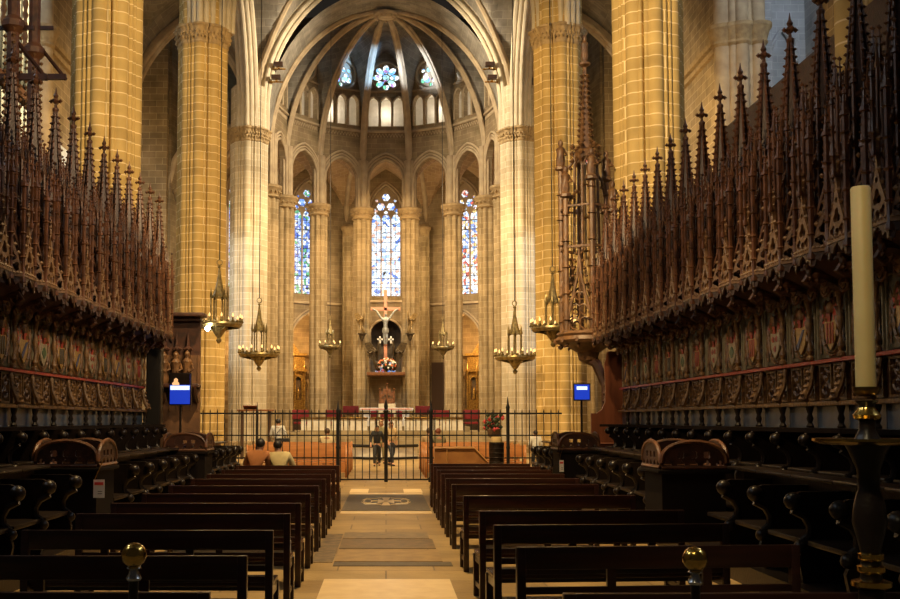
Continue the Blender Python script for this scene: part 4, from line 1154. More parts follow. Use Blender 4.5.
for i in range(6):
    a = i * PI / 3
    for k in range(14):
        q = k / 14; r = .17 * (1 - q) + .06 * q + .03; octa(b, (r * math.cos(a), r * math.sin(a), 9.1 + 2.1 * q), .055)
obj('crocketed_spire', b, OAK, ct, smooth=20)
b = new(); lathe(b, [(.05, 11.3), (.15, 11.36), (.15, 11.42), (.07, 11.46), (.10, 11.6), (.08, 11.8), (.11, 11.95), (.04, 12.03), (.065, 12.1), (.05, 12.17), (.004, 12.2)], 10); obj('finial', b, OAK, ct)
b = new(); tube(b, [(.35, -.2, .58), (.4, -.2, 1.6), (.42, -.2, 2.6), (.2, -.1, 3.2), (-.05, 0, 3.4)], [.12, .1, .12, .14, .2], 8)
for k in range(7): octa(b, (.35 + .02 * k, -.3, 1.8 + k * .2), .1)
obj('carved_support', b, WOOD, ct)
# end panel of the stalls with its curved outline
REDW = mat('red_brown_panel', (.16, .05, .022), (.11, .034, .016), rough=.35, nscale=2, stretch=(4, 4, .5))
b = new()
plate(b, [[(-.72, 0), (.3, 0), (.3, 3.45), (-.28, 3.45), (-.36, 3.1), (-.34, 2.5), (-.36, 2.15), (-.44, 1.97), (-.58, 1.87), (-.72, 1.87)]], .1, T(5.95, 26.85, 0) @ UP)
for z in (.3, 1.1): tube(b, [(5.25, 26.79, z), (6.24, 26.79, z)], .03, 5)
tag(obj('stall_end_panel', b, REDW), 'red-brown curved wooden end panel below the tall right canopy', 'panel')
SCREEN = glow('blue_screen', (.004, .03, .42), .8); SCW = glow('white_screen_band', (.6, .8, 1), .9); SCP = glow('screen_portrait', (.75, .45, .22), .7)
def monitor(px, py, Y, wpx, hpx, label, variant):
    p = pt(px, py, Y); t = thing('television_monitor', label, 'monitor', p)
    w_, h_ = wpx * Y / F, hpx * Y / F
    b = new(); box(b, (0, .05, 0), (w_ + .06, .08, h_ + .06), bev=.01); obj('casing', b, BLACK, t)
    b = new(); box(b, (0, .0, 0), (w_, .012, h_)); s_ = obj('screen', b, SCREEN, t, smooth=0)
    b = new(); box(b, (0, -.01, h_ * .26 if variant == 2 else h_ * .04), (w_ * (.7 if variant == 2 else .96), .006, h_ * (.22 if variant == 2 else .14))); obj('caption_band', b, SCW, s_, smooth=0)
    if variant == 1:
        b = new(); box(b, (0, -.008, h_ * .32), (w_, .004, h_ * .36)); obj('dark_picture', b, BLACK, s_, smooth=0)
        b = new(); plate(b, [[(-.11, .02), (.06, .02), (.05, .08), (.02, .11), (.025, .16), (-.02, .2), (-.07, .17), (-.075, .11), (-.12, .07)]], .006, T(-w_ * .15, -.016, h_ * .1) @ UP); obj('speaker_figure', b, SCP, s_, smooth=0)
    b = new(); tube(b, [(0, .1, 0), (0, .12, -p.z + .02)], .03, 6); lathe(b, [(.2, -p.z), (.2, -p.z + .03), (.03, -p.z + .06)], 12, T(0, .12, 0)); obj('stand', b, BLACK, t)
monitor(180, 389, 25.9, 20, 30, 'monitor with a blue caption at the end of the left stalls', 1)
monitor(582, 392, 28.0 - .9, 15, 15, 'monitor with a blue screen by the right stall end panel', 2)

# ------------------------------------------------------------------ end of the left stalls
ls = thing('carved_end_screen', 'carved wooden screen with statues and flat roof beyond the left stalls', 'screen', (-5.55, 28.4, 0))
PANW = mat('panel_wood', (.13, .062, .026), (.075, .035, .016), rough=.5, nscale=4, bump=.3, bscale=30)
b = new(); box(b, (0, 0, 1.75), (1.05, .12, 3.4)); 
for i in range(6): box(b, (-.48 + i * .19, -.07, 2.7), (.03, .04, 1.5))
obj('panelling', b, PANW, ls, smooth=0)
b = new(); box(b, (.05, -.15, 4.52), (1.25, .7, .1), bev=.02); box(b, (0, -.05, 4.42), (1.1, .4, .1)); box(b, (0, 0, 3.95), (1.05, .1, 1.1)); obj('flat_roof', b, WOOD, ls)
b = new(); box(b, (0, -.25, 2.62), (1.1, .5, .1), bev=.02)
for i in range(4): tube(b, [(-.45 + i * .3, -.45, 2.6), (-.45 + i * .3, -.35, 2.35), (-.45 + i * .3, -.1, 2.2)], .07, 6)
obj('bracket_shelf', b, WOOD, ls)
for i, x in enumerate((-.4, -.08, .22)):
    b = new(); lathe(b, [(.11, 2.67), (.14, 2.8), (.1, 3.05), (.14, 3.22), (.06, 3.32), (.08, 3.4), (.06, 3.48), (.005, 3.53)], 10, T(x, -.3, 0.02 * i))
    tube(b, [(x + .12, -.3, 3.2), (x + .18, -.42, 3.05), (x + .05, -.47, 3.0)], .035, 5)
    ball(b, (x, -.32, 3.43 + .02 * i), .075, seg=8); stt = obj('statue', b, OAK, ls)
    b = new(); lathe(b, [(.1, 3.58), (.12, 3.62), (.05, 3.68), (.03, 3.9), (.005, 4.1)], 6, T(x, -.2, .0))
    for q in range(6): octa(b, (x + .1 * math.cos(q), -.2 + .1 * math.sin(q), 3.6), .045)
    obj('figure_canopy', b, WOOD, stt)
lc = thing('loudspeaker_column', 'tall black column loudspeaker at the end of the left stalls', 'loudspeaker', (-5.75, 26.1, 0))
b = new(); box(b, (0, 0, 1.9), (.38, .3, 3.75), bev=.03); obj('cabinet', b, BLACK, lc)
b = new(); box(b, (0, -.16, 2.3), (.3, .02, 2.6)); obj('grille_cloth', b, IRON, lc, smooth=0)
b = new(); tube(b, [(0, -.1, 3.78), (0, -.3, 3.86)], .05, 8); l_ = obj('lamp_arm', b, IRON, lc)
b = new(); box(b, (.05, -.32, 3.84), (.24, .1, .05)); obj('lamp_tube', b, glow('small_lamp', (1, .93, .78), 3), l_, smooth=0)
# ------------------------------------------------------------------ presbytery
FZ = 1.1
PSTONE = masonry('presbytery_stone', (.42, .33, .20), (.34, .26, .15), (.5, .4, .26), 1.0, .4, .01, 'box', dirt=.3)
WMARB = mat('white_marble', (.78, .74, .66), (.66, .6, .5), rough=.35, nscale=3)
UPH = mat('red_upholstery', (.22, .008, .012), (.15, .006, .01), rough=.7, nscale=8)
DKW = mat('dark_furniture', (.05, .025, .014), rough=.4)
b = new(); box(b, (0, 57.6, FZ / 2), (11.2, 10.4, FZ)); struct('floor_presbytery', b, PSTONE, smooth=0)
for i in range(5):
    b = new(); box(b, (0, 52.2 - .36 * i, (FZ - .2 * (i + 1)) / 2), (9.5 + .3 * i, .36, FZ - .2 * (i + 1))); struct('floor_step', b, PSTONE, smooth=0)
def balustrade(x0, x1, label):
    t = thing('marble_balustrade', label, 'balustrade', ((x0 + x1) / 2, 52.9, FZ), 0, 'presbytery balustrades')
    L = x1 - x0
    b = new(); box(b, (0, 0, .04), (L, .22, .08)); obj('plinth', b, PSTONE, t, smooth=0)
    b = new(); box(b, (0, 0, .70), (L, .26, .09), bev=.02); obj('handrail', b, OLDBR, t)
    n = int(L / .3)
    for i in range(n):
        b = new(); x = -L / 2 + L * (i + .5) / n
        plate(b, [rect(x - .12, .08, x + .12, .655)], .08, UP); obj('white_panel', b, WMARB, t, smooth=0)
balustrade(-4.3, -.9, 'white panelled balustrade on left of the presbytery steps')
balustrade(.9, 3.9, 'white panelled balustrade on right of the presbytery steps')
balustrade(-.85, .85, 'short white panelled balustrade in front of the altar')
al = thing('altar_table', 'long white altar table with an orange striped cloth before the crucifix', 'altar', (pt(386.5, 410, 60).x, 60, FZ + .25))
b = new(); box(b, (0, 0, .96), (3.05, 1.0, .16), bev=.02); obj('table_top', b, WMARB, al)
b = new(); box(b, (0, -.503, .97), (2.9, .012, .05)); obj('orange_band', b, mat('orange_band', (.75, .18, .06), rough=.6), al, smooth=0)
for x in (-1.1, 0, 1.1):
    b = new(); box(b, (x, 0, .44), (.4, .6, .88), bev=.03); obj('support', b, WMARB, al)
def red_chair(px, py, Y, w, label, first=[None]):
    p = pt(px, py, Y)
    if first[0] is not None:
        o = dup(first[0], (p.x, Y, FZ + (.25 if Y > 56.4 else 0)), None, label); o.scale = (w,) * 3; return o
    t = thing('red_chair', label, 'chair', (p.x, Y, FZ), 0, 'red upholstered chairs round the altar'); first[0] = t
    b = new(); box(b, (0, -.28, .88), (.86, .09, .48), bev=.03); obj('backrest', b, UPH, t)
    b = new(); box(b, (0, .0, .45), (.84, .5, .12), bev=.03); obj('seat', b, UPH, t)
    for x in (-.38, .38):
        b = new(); box(b, (x, -.28, .42), (.06, .06, .84)); obj('leg', b, DKW, t, smooth=0)
        b = new(); box(b, (x, .22, .3), (.06, .06, .6)); tube(b, [(x, -.28, .66), (x, .24, .64)], .03, 6); obj('leg', b, DKW, t, smooth=0)
for px, py, Y, l in ((334, 414, 55.2, 'red upholstered chair left of the altar, second from the crucifix side'), (351, 408, 57.5, 'red upholstered chair just left of the altar table'), (371, 405, 61.3, 'small red chair left of the carved throne'), (403, 405, 61.3, 'small red chair right of the carved throne'), (423, 408, 57.5, 'red upholstered chair just right of the altar table'), (441, 414, 55.2, 'red upholstered chair right of the altar, second from the crucifix side'), (301, 417, 54.2, 'red upholstered chair farthest left, below the left altarpiece'), (471, 416, 54.2, 'red upholstered chair farthest right, below the right altarpiece'), (387, 418, 54.25, 'red upholstered chair centred in front of the altar table')):
    red_chair(px, py, Y, .82 if px in (387, 371, 403) else 1, l)
REDWOOD = mat('carved_throne_wood', (.22, .085, .025), (.12, .045, .016), rough=.4, nscale=8, bump=.4, bscale=20)
bt = thing('carved_throne', 'carved reddish wooden throne behind the altar', 'throne', (pt(387, 400, 62.6).x, 62.1, FZ + .7)); bt.scale = (1, 1, .82)
b = new(); plate(b, [[(-.42, 0), (-.42, 1.75), (-.36, 2.0), (-.25, 1.9), (-.2, 2.2), (-.08, 2.1), (0, 2.45), (.08, 2.1), (.2, 2.2), (.25, 1.9), (.36, 2.0), (.42, 1.75), (.42, 0)], foil(0, 1.6, .2, 4), foil(-.26, 1.5, .1, 3), foil(.26, 1.5, .1, 3)], .12, T(0, .2, 0) @ UP)
for x in (-.42, 0, .42): tube(b, [(x, .15, 0), (x, .15, 2.0)], .05, 6); octa(b, (x, .15, 2.1 if x else 2.5), .09)
obj('carved_back', b, REDWOOD, bt, smooth=0)
b = new(); box(b, (0, -.15, .5), (.8, .6, .12), bev=.02); obj('seat', b, REDWOOD, bt)
b = new(); box(b, (0, -.24, .52), (1.0, .5, 1.04), bev=.03); obj('cream_drape', b, mat('cream_drape', (.6, .5, .32), rough=.8), bt)
b = new(); box(b, (0, 62.35, FZ + .35), (2.4, 1.9, .7)); struct('floor_dais', b, PSTONE, smooth=0)
b = new(); box(b, (0, 59.8, FZ + .125), (9, 6.8, .25)); struct('floor_dais', b, PSTONE, smooth=0)
# wall with the niche between the central columns
b = new(); loc, rot = facet_matrix(0, RA * math.cos(DA / 2))
zs_ = pt(386, 373, 64.7).z; za_ = pt(386, 320, 64.7).z
plate(b, [rect(-1.2, 0, 1.2, 9.0), arch_loop(.98, za_ - 1.0, 1.0, zs_)], .4)
struct('wall_niche', b, WALLP, loc=loc, rot=rot, smooth=0)
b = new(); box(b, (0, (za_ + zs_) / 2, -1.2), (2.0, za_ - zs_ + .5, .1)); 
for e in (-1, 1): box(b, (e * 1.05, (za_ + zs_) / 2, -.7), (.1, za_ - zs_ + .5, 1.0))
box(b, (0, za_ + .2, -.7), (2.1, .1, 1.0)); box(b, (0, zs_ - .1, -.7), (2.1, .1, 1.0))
struct('wall_niche_back', b, DARKP, loc=loc, rot=rot, smooth=0)  # dark-coloured box added to stand in for the gloom inside the niche
b = new(); tube(b, [(x, z, .22) for x, z in arch_loop(1.02, za_ - 1.0, 1.04, zs_)], .07, 6); tube(b, [(-1.15, 9.0, .2), (1.15, 9.0, .2)], .1, 6); struct('trim_niche', b, RIB, loc=loc, rot=rot)
b = new(); box(b, (loc.x, 63.5, zs_ - .13), (2.3, 1.8, .2), bev=.02)
tag(obj('niche_shelf', b, REDWOOD), 'reddish wooden shelf under the crucifix niche', 'shelf')
# crucifix
PINK = mat('salmon_painted_cross', (.62, .27, .16), rough=.55); SILV = mat('silvered_bronze', (.42, .42, .38), (.28, .27, .22), rough=.38, metal=.5, nscale=7); BRZ = mat('dark_bronze', (.14, .10, .05), (.07, .05, .03), rough=.4, metal=.5, nscale=9)
cx_ = pt(385.5, 310, 63.5).x
cr = thing('crucifix', 'large crucifix with a salmon cross and silvery figure above the altar', 'crucifix', (cx_, 63.45, zs_))
hz = lambda py: pt(386, py, 63.45).z - zs_
b = new(); box(b, (0, 0, hz(290) / 2), (.2, .1, hz(290)), bev=.015); box(b, (0, 0, hz(309)), (1.8, .1, .2), bev=.015); obj('cross', b, PINK, cr)
def skin_body(verts, edges, radii, name, m, parent, sub=1):
    me = bpy.data.meshes.new(name); me.from_pydata(verts, edges, [])
    o = bpy.data.objects.new(name, me); C.objects.link(o)
    md = o.modifiers.new('s', 'SKIN'); md.use_smooth_shade = True
    for v, r in zip(me.skin_vertices[0].data, radii): v.radius = (r, r) if not isinstance(r, tuple) else r
    me.skin_vertices[0].data[0].use_root = True
    sb = o.modifiers.new('d', 'SUBSURF'); sb.levels = sub; sb.render_levels = sub
    dg = bpy.context.evaluated_depsgraph_get()
    m2 = bpy.data.meshes.new_from_object(o.evaluated_get(dg)); m2.name = name
    bpy.data.objects.remove(o)
    m2.materials.clear(); m2.materials.append(m)
    for p in m2.polygons: p.use_smooth = True
    o = bpy.data.objects.new(name, m2); C.objects.link(o); o.parent = parent
    return o
h0 = hz(345); h1 = hz(313)
vs = [(0, -.14, h0 + .95), (0, -.14, h0 + 1.25), (0, -.13, h0 + 1.55), (0, -.15, h0 + 1.72), (.03, -.2, h0 + 1.9), (-.22, -.12, h0 + 1.58), (-.55, -.1, hz(309) - .12), (-.8, -.09, hz(309)), (.22, -.12, h0 + 1.58), (.55, -.1, hz(309) - .12), (.8, -.09, hz(309)), (-.09, -.17, h0 + .5), (-.05, -.14, h0), (.09, -.17, h0 + .5), (.05, -.14, h0)]
skin_body(vs, [(0, 1), (1, 2), (2, 3), (3, 4), (2, 5), (5, 6), (6, 7), (2, 8), (8, 9), (9, 10), (0, 11), (11, 12), (0, 13), (13, 14)], [.14, .13, .16, .06, .11, .08, .06, .045, .08, .06, .045, .09, .055, .09, .055], 'figure', SILV, cr)
b = new(); lathe(b, [(.18, h0 + .72), (.21, h0 + .85), (.18, h0 + 1.02)], 10, T(0, -.14, 0)); obj('loincloth', b, SILV, cr)
BRZL = mat('gilt_bronze', (.42, .29, .12), (.24, .16, .07), rough=.35, metal=.5, nscale=9)
def angel(p, rz, s, label, m, group, sc_=1.0):
    t = thing('winged_angel', label, 'statue', p, rz, group); t.scale = (sc_,) * 3
    vs = [(0, 0, .75), (0, -.03, 1.0), (0, -.05, 1.2), (0, -.08, 1.33), (0, -.12, 1.45), (-.17, -.05, 1.18), (-.3, -.25, 1.05), (-.2, -.5, 1.2), (.17, -.05, 1.18), (.3, -.25, 1.1), (.15, -.52, 1.3), (0, .06, .4), (0, .2, .1), (.0, .3, 0)]
    skin_body(vs, [(0, 1), (1, 2), (2, 3), (3, 4), (2, 5), (5, 6), (6, 7), (2, 8), (8, 9), (9, 10), (0, 11), (11, 12), (12, 13)], [.15, .13, .14, .05, .1, .08, .06, .04, .08, .06, .04, .18, .16, .1], 'body', m, t)
    for e in (-1, 1):
        b = new(); plate(b, [[(0, 1.0), (.12, 1.45), (.4, 1.75), (.75, 1.7), (.7, 1.45), (.55, 1.2), (.5, .95), (.35, .75), (.2, .6), (.05, .7)]], .05, T(e * .05, .1, 0) @ RZ(e * -.5 if e > 0 else .5 + PI) @ UP if e > 0 else T(-.05, .1, 0) @ RZ(.5) @ MX.Diagonal((-1, 1, 1, 1)) @ UP); obj('wing', b, m, t, smooth=0)
angel((cx_ - .62, 63.5, zs_ + .09), -.9, 1, 'bronze winged angel kneeling at left foot of the crucifix', BRZ, 'angels at the crucifix')
angel((cx_ + .66, 63.5, zs_ + .09), .9, 1, 'bronze winged angel kneeling at right foot of the crucifix', BRZ, 'angels at the crucifix')
for e, l in ((-1, 'left'), (1, 'right')):
    c_ = pol(RA, e * DA / 2); pz = pt(386, 333, 63.4).z
    angel((c_.x, c_.y - 1.1, pz + .02), e * .9, 1, 'bronze winged angel on a bracket on the column %s of the crucifix' % l, BRZL, 'angels on the columns', .72)
    b = new(); lathe(b, [(.02, -.5), (.12, -.35), (.2, -.1), (.3, -.05), (.3, .0)], 10, T(c_.x, c_.y - 1.1, pz)); box(b, (c_.x, c_.y - .85, pz - .06), (.2, .45, .08)); tag(obj('angel_bracket', b, BRZ), 'small bronze bracket under the angel on the column %s of the crucifix' % l, 'bracket')
    b = new(); x_ = cx_ + e * .33
    box(b, (x_, 63.35, zs_ + .0 + .9), (.045, .04, 1.8)); tag(bc := obj('altar_cross', b, BRZ), 'small white topped cross %s of the crucifix stem' % l, 'cross')
    b = new(); zz = hz(340) + zs_; box(b, (x_, 63.3, zz), (.1, .05, .42)); box(b, (x_, 63.3, zz + .03), (.34, .05, .1)); obj('white_cross', b, WMARB, bc, smooth=0)
b = new(); plate(b, [rect(-.62, zs_ + .02, .62, zs_ + .62)], .03, T(cx_, 64.1, 0) @ UP)
tag(obj('glazed_shrine_front', b, stained('shrine_glass', [(.1, .25, .8), (.5, .65, 1), (.6, .12, .1), (.15, .3, .7), (.7, .75, .9)], 9, .9, .05, (.3, .3)), smooth=0), 'blue glazed panel behind the foot of the crucifix', 'panel')
fl = thing('flower_arrangement', 'round bouquet of white and orange flowers on the niche shelf', 'flowers', (pt(387, 370, 63.0).x, 63.0, zs_ + .18))
rnd = random.Random(3)
FLM = [mat('white_petals', (.75, .7, .6), rough=.7), mat('orange_petals', (.8, .2, .06), rough=.7), mat('green_leaves', (.02, .035, .012), rough=.6)]
bms = [new(), new(), new()]
for i in range(90):
    a, c_ = rnd.uniform(0, 2 * PI), rnd.uniform(-.7, 1); k = rnd.choice([0, 0, 1, 1, 2]); s_ = math.sqrt(1 - c_ * c_)
    octa(bms[k], (.50 * s_ * math.cos(a), -.05 + .3 * s_ * math.sin(a), .25 + .34 * c_), .09 if k < 2 else .12)
octa(bms[2], (0, 0, .1), .3)
for m_, b_, n_ in zip(FLM, bms, ('white_flowers', 'orange_flowers', 'leaves')): obj(n_, b_, m_, fl, smooth=0)
b = new(); lathe(b, [(.12, 0.0), (.2, .2), (.15, .25)], 12); obj('vase', b, BRZ, fl)
# dark door in the ambulatory, right
p = pol(RO - .75, .30)
b = new(); box(b, (0, 0, 2.75), (.8, .12, 5.5)); struct('door_1', b, DKW, loc=(p.x, p.y, 0), rot=(0, 0, -.3), smooth=0)
# ambo on the left, plants, desk, bin
am_ = thing('reading_table', 'dark topped reading table with an open book at left beyond the grille', 'lectern', (pt(256, 420, 46).x, 46, 0))
b = new(); box(b, (0, 0, 2.12), (1.6, .6, .08), bev=.02); obj('table_top', b, REDWOOD, am_)
for x in (-.6, .6):
    b = new(); box(b, (x, 0, 1.05), (.12, .3, 2.1)); obj('leg', b, DKW, am_, smooth=0)
bk = thing('open_book', 'open dark book resting on the left reading table', 'book', (pt(250, 407, 46).x, 46, 2.16))
b = new(); box(b, (0, .12, .16), (.62, .36, .03), RX(-.5)); obj('cover', b, REDW, bk, smooth=0)
b = new(); box(b, (-.15, .125, .185), (.27, .32, .02), RX(-.5)); box(b, (.15, .125, .185), (.27, .32, .02), RX(-.5)); obj('pages', b, PAPER, bk, smooth=0)
def plant(px, py, Y, label, red=True):
    p = pt(px, py, Y); t = thing('potted_plant', label, 'plant', (p.x, Y, 0), 0, 'plants beside the presbytery')
    b = new(); lathe(b, [(.22, 0), (.3, .05), (.12, .15), (.1, p.z - .5), (.25, p.z - .4), (.3, p.z - .1), (.25, p.z - .08)], 14); obj('stand', b, DKW, t)
    bl, br_ = new(), new(); r_ = random.Random(int(px))
    for i in range(70):
        a = r_.uniform(0, 2 * PI); q = r_.uniform(0, .42); z = p.z + r_.uniform(-.1, .55)
        octa(br_ if red and i % 3 == 0 else bl, (q * math.cos(a), q * math.sin(a), z), .1, (1, .5, 1))
    octa(bl, (0, 0, p.z + .05), .2)
    obj('leaves', bl, FLM[2], t, smooth=0)
    if red: obj('red_flowers', br_, mat('red_bracts', (.35, .03, .03), rough=.7), t, smooth=0)
    else: br_.free()
plant(494, 427, 44, 'dark potted plant with red flowers right of the grille gate')
ds = thing('slant_top_desk', 'brown wooden desk with one slanted end in front of the grille, right', 'desk', (pt(458, 455, 27.6).x, 27.6, 0))
b = new(); plate(b, [[(-.62, 0), (.78, 0), (.78, .62), (.42, 1.0), (-.62, 1.0)]], .5, UP); obj('cabinet', b, mat('desk_wood', (.30, .14, .045), (.21, .09, .03), rough=.4, nscale=3), ds, smooth=0)
b = new(); tube(b, [(-.62, -.27, .97), (.41, -.27, .97), (.76, -.27, .6)], .02, 4); tube(b, [(-.3, -.27, .94), (-.3, -.27, .1)], .02, 4); obj('edge_moulding', b, mat('desk_edge', (.35, .18, .06), rough=.4), ds)
bn = thing('black_wicker_bin', 'tall black wicker bin beside the slant-top desk', 'bin', (pt(496.5, 450, 27.6).x, 27.6, 0))
b = new(); lathe(b, [(.17, 0), (.19, .5), (.2, 1.12), (.17, 1.12), (.16, 1.0)], 20)
for k in range(9): lathe(b, [(.185, .1 + k * .12), (.21, .12 + k * .12), (.185, .14 + k * .12)], 20)
obj('basket', b, BLACK, bn)
b = new(); lathe(b, [(.12, 1.0), (.16, 1.14), (.13, 1.26), (.05, 1.24)], 12); obj('paper_liner', b, mat('kraft_paper', (.5, .36, .16), rough=.8), bn)
# light oak benches beyond the grille
LOAK = mat('light_oak_bench', (.50, .21, .07), (.38, .15, .05), rough=.35, nscale=3, stretch=(.6, 5, 5))
def oak_bench():
    t = thing('oak_bench', 'x', 'bench'); L = 3.0
    b = new(); box(b, (0, 0, .78), (L, .05, .34), bev=.01); obj('backrest', b, LOAK, t)
    b = new(); box(b, (0, .24, .44), (L, .44, .05), bev=.01); obj('seat', b, LOAK, t)
    b = new(); box(b, (0, .02, .2), (L - .1, .04, .1)); obj('stretcher', b, LOAK, t, smooth=0)
    for x in (-L / 2 + .03, L / 2 - .03):
        b = new(); plate(b, [[(-.05, 0), (.06, 0), (.1, .15), (.36, .15), (.40, 0), (.5, 0), (.5, .46), (.1, .6), (.04, .97), (-.05, .97)]], .06, T(x, 0, 0) @ RZ(PI / 2) @ UP); obj('end_panel', b, LOAK, t, smooth=0)
    return t
ob_ = oak_bench(); fo = [1]
for s in (-1, 1):
    for i, y in enumerate((31.2, 32.8, 34.5, 36.2)):
        lab = 'light oak bench beyond the grille on the %s, %s row' % (side[s], ('front', 'second', 'third', 'farthest')[i])
        if fo: fo.pop(); ob_.location = (s * 2.65, y, 0); ob_['label'] = lab; ob_['group'] = 'oak benches left of the gate'
        else: dup(ob_, (s * 2.65, y, 0), None, lab, 'oak benches %s of the gate' % side[s])
# crypt stair rail
ck = thing('crypt_parapet', 'low curved dark parapet round the crypt stair in the middle', 'parapet', (0, 45.5, 0))
b = new(); P = [(-1.55 + 2.9 * i / 14, -1.2 * math.sin(PI * i / 14), .30) for i in range(15)]
for z, r in ((.60, .07), (.08, .06)): tube(b, [(x, y, z) for x, y, _ in P], r, 6)
obj('curved_rail', b, IRON, ck)
b = new()
vs_ = [[V((x, y, z)) for x, y, _ in P] for z in (.1, .55)]
ring_mesh(b, vs_, False, False); ring_mesh(b, [[p + V((0, .08, 0)) for p in r] for r in vs_], False, False); obj('low_wall', b, WMARB, ck, smooth=0)

# ------------------------------------------------------------------ people
SKIN = mat('skin', (.42, .22, .13), rough=.55); HAIR = {}
def cloth(nm, c): return mat(nm, c, tuple(q * .8 for q in c), rough=.85, nscale=6)
def person(label, loc, rz, pose, shirt, legs_m, hair, scale=1.0, lean=0.0, shoes=None):
    """pose: 'stand', 'walk' or 'sit'; local facing +y; sit = seat top at z .45"""
    t = thing('person', label, 'person', loc, rz); t.scale = (scale,) * 3
    hp = .93 if pose != 'sit' else .61
    def L(x, y, z): return (x + lean * max(0, z - hp), y, z)
    pel = L(0, 0, hp); ws = L(0, .01, hp + .2); ch = L(0, 0, hp + .42); nk = L(0, .0, hp + .57); hd = L(0, .03, hp + .66); ht = L(0, .03, hp + .78)
    v = [pel, ws, ch, nk, hd, ht]; e = [(0, 1), (1, 2), (2, 3), (3, 4), (4, 5)]; r = [(.11, .08), (.10, .075), (.12, .08), .055, .085, .075]
    arms, legs = [], []
    for s in (-1, 1):
        sh = L(s * .19, 0, hp + .50)
        if pose == 'sit': el = L(s * .25, .10, hp + .25); wr = L(s * .15, .32, hp + .12); fin = L(s * .12, .40, hp + .10)
        elif pose == 'walk': el = L(s * .27, s * .06, hp + .24); wr = L(s * .27, s * .14 + .1, hp + .02); fin = L(s * .26, s * .16 + .14, hp - .06)
        else: el = L(s * .27, .0, hp + .22); wr = L(s * .22, .2, hp + .08); fin = L(s * .16, .28, hp + .06)
        k = len(v); v += [sh, el, wr, fin]; e += [(2, k), (k, k + 1), (k + 1, k + 2), (k + 2, k + 3)]; r += [.07, .05, .036, .03]; arms.append((sh, el, wr, fin))
    for s in (-1, 1):
        hp_ = (s * .09, 0, hp - .06)
        if pose == 'sit': kn = (s * .12, .44, .48); an = (s * .12, .46, .09); to = (s * .13, .62, .04)
        elif pose == 'walk': kn = (s * .10, .12 + s * .12, .5); an = (s * .10, s * .3 - (.06 if s < 0 else 0), .09 + (.03 if s < 0 else 0)); to = (s * .11, s * .3 + .16, .04)
        else: kn = (s * .11, .02, .49); an = (s * .12, -.02, .09); to = (s * .14, .14, .04)
        k = len(v); v += [hp_, kn, an, to]; e += [(0, k), (k, k + 1), (k + 1, k + 2), (k + 2, k + 3)]; r += [.095, .062, .045, .04]; legs.append((hp_, kn, an, to))
    body = skin_body(v, e, r, 'body', SKIN, t, 2)
    # nose, ears, fingers joined into the continuous body mesh
    b = new(); b.from_mesh(body.data)
    octa(b, (hd[0], hd[1] + .09, hd[2] + .03), .022, (.8, 1, 1.3))
    for s in (-1, 1): octa(b, (hd[0] + s * .085, hd[1], hd[2] + .03), .025, (.5, .9, 1.3))
    for sh, el, wr, fin in arms:
        d = (V(fin) - V(wr)).normalized(); sd = d.cross(V((0, 0, 1))); sd = sd.normalized() if sd.length > .1 else V((1, 0, 0))
        for j in range(4): q = V(fin) + sd * (.02 * (j - 1.5)); tube(b, [q - d * .03, q + d * .03, q + d * (.06 - .008 * abs(j - 1.3)) + V((0, 0, -.015))], [.010, .009, .007], 5)
        tube(b, [V(wr) + sd * .03, V(wr) + sd * .05 + d * .04, V(wr) + sd * .045 + d * .07], [.012, .011, .008], 5)
    me = body.data; b.to_mesh(me); b.free()
    for p in me.polygons: p.use_smooth = True
    # eyes and mouth
    b = new()
    for s in (-1, 1): octa(b, (hd[0] + s * .032, hd[1] + .088, hd[2] + .055), .010)
    obj('eyes', b, BLACK, t); b = new(); box(b, (hd[0], hd[1] + .09, hd[2] - .02), (.045, .012, .008)); obj('mouth', b, RED, t, smooth=0)
    sv = [pel, ws, ch, L(0, .0, hp + .55)]; se = [(0, 1), (1, 2), (2, 3)]; sr = [(.175, .135), (.155, .12), (.19, .13), .07]
    for sh, el, wr, fin in arms:
        k = len(sv); sv += [sh, el, tuple(V(el).lerp(V(wr), .85))]; se += [(2, k), (k, k + 1), (k + 1, k + 2)]; sr += [.09, .066, .052]
    skin_body(sv, se, sr, 'shirt', shirt, t, 2)
    tv = [(0, 0, hp + .03), (0, 0, hp - .03)]; te = [(0, 1)]; tr = [(.17, .13), (.17, .13)]
    for hp_, kn, an, to in legs:
        k = len(tv); tv += [hp_, kn, an]; te += [(1, k), (k, k + 1), (k + 1, k + 2)]; tr += [.115, .08, .065]
    skin_body(tv, te, tr, 'trousers', legs_m, t, 2)
    for hp_, kn, an, to in legs:
        b = new(); d = V(to) - V(an); d.z = 0; d = d.normalized() if d.length > .01 else V((0, 1, 0))
        tube(b, [V((an[0], an[1], .045)) - d * .06, V((an[0], an[1], .05)), V((an[0], an[1], .045)) + d * .1, V((an[0], an[1], .035)) + d * .18], [.035, .05, .048, .03], 8); obj('shoe', b, shoes or BLACK, t)
    b = new(); ball(b, (hd[0], hd[1] - .02, hd[2] + .065), .1, seg=14, sc_=(.95, 1.02, 1.02))
    bmesh.ops.delete(b, geom=[q for q in b.verts if q.co.y > hd[1] + .055 and q.co.z < hd[2] + .10], context='VERTS')
    obj('hair', b, hair, t)
    return t
HB = mat('dark_hair', (.015, .01, .008), rough=.5); HBR = mat('brown_hair', (.09, .045, .02), rough=.5); HBL = mat('fair_hair', (.32, .19, .08), rough=.5)
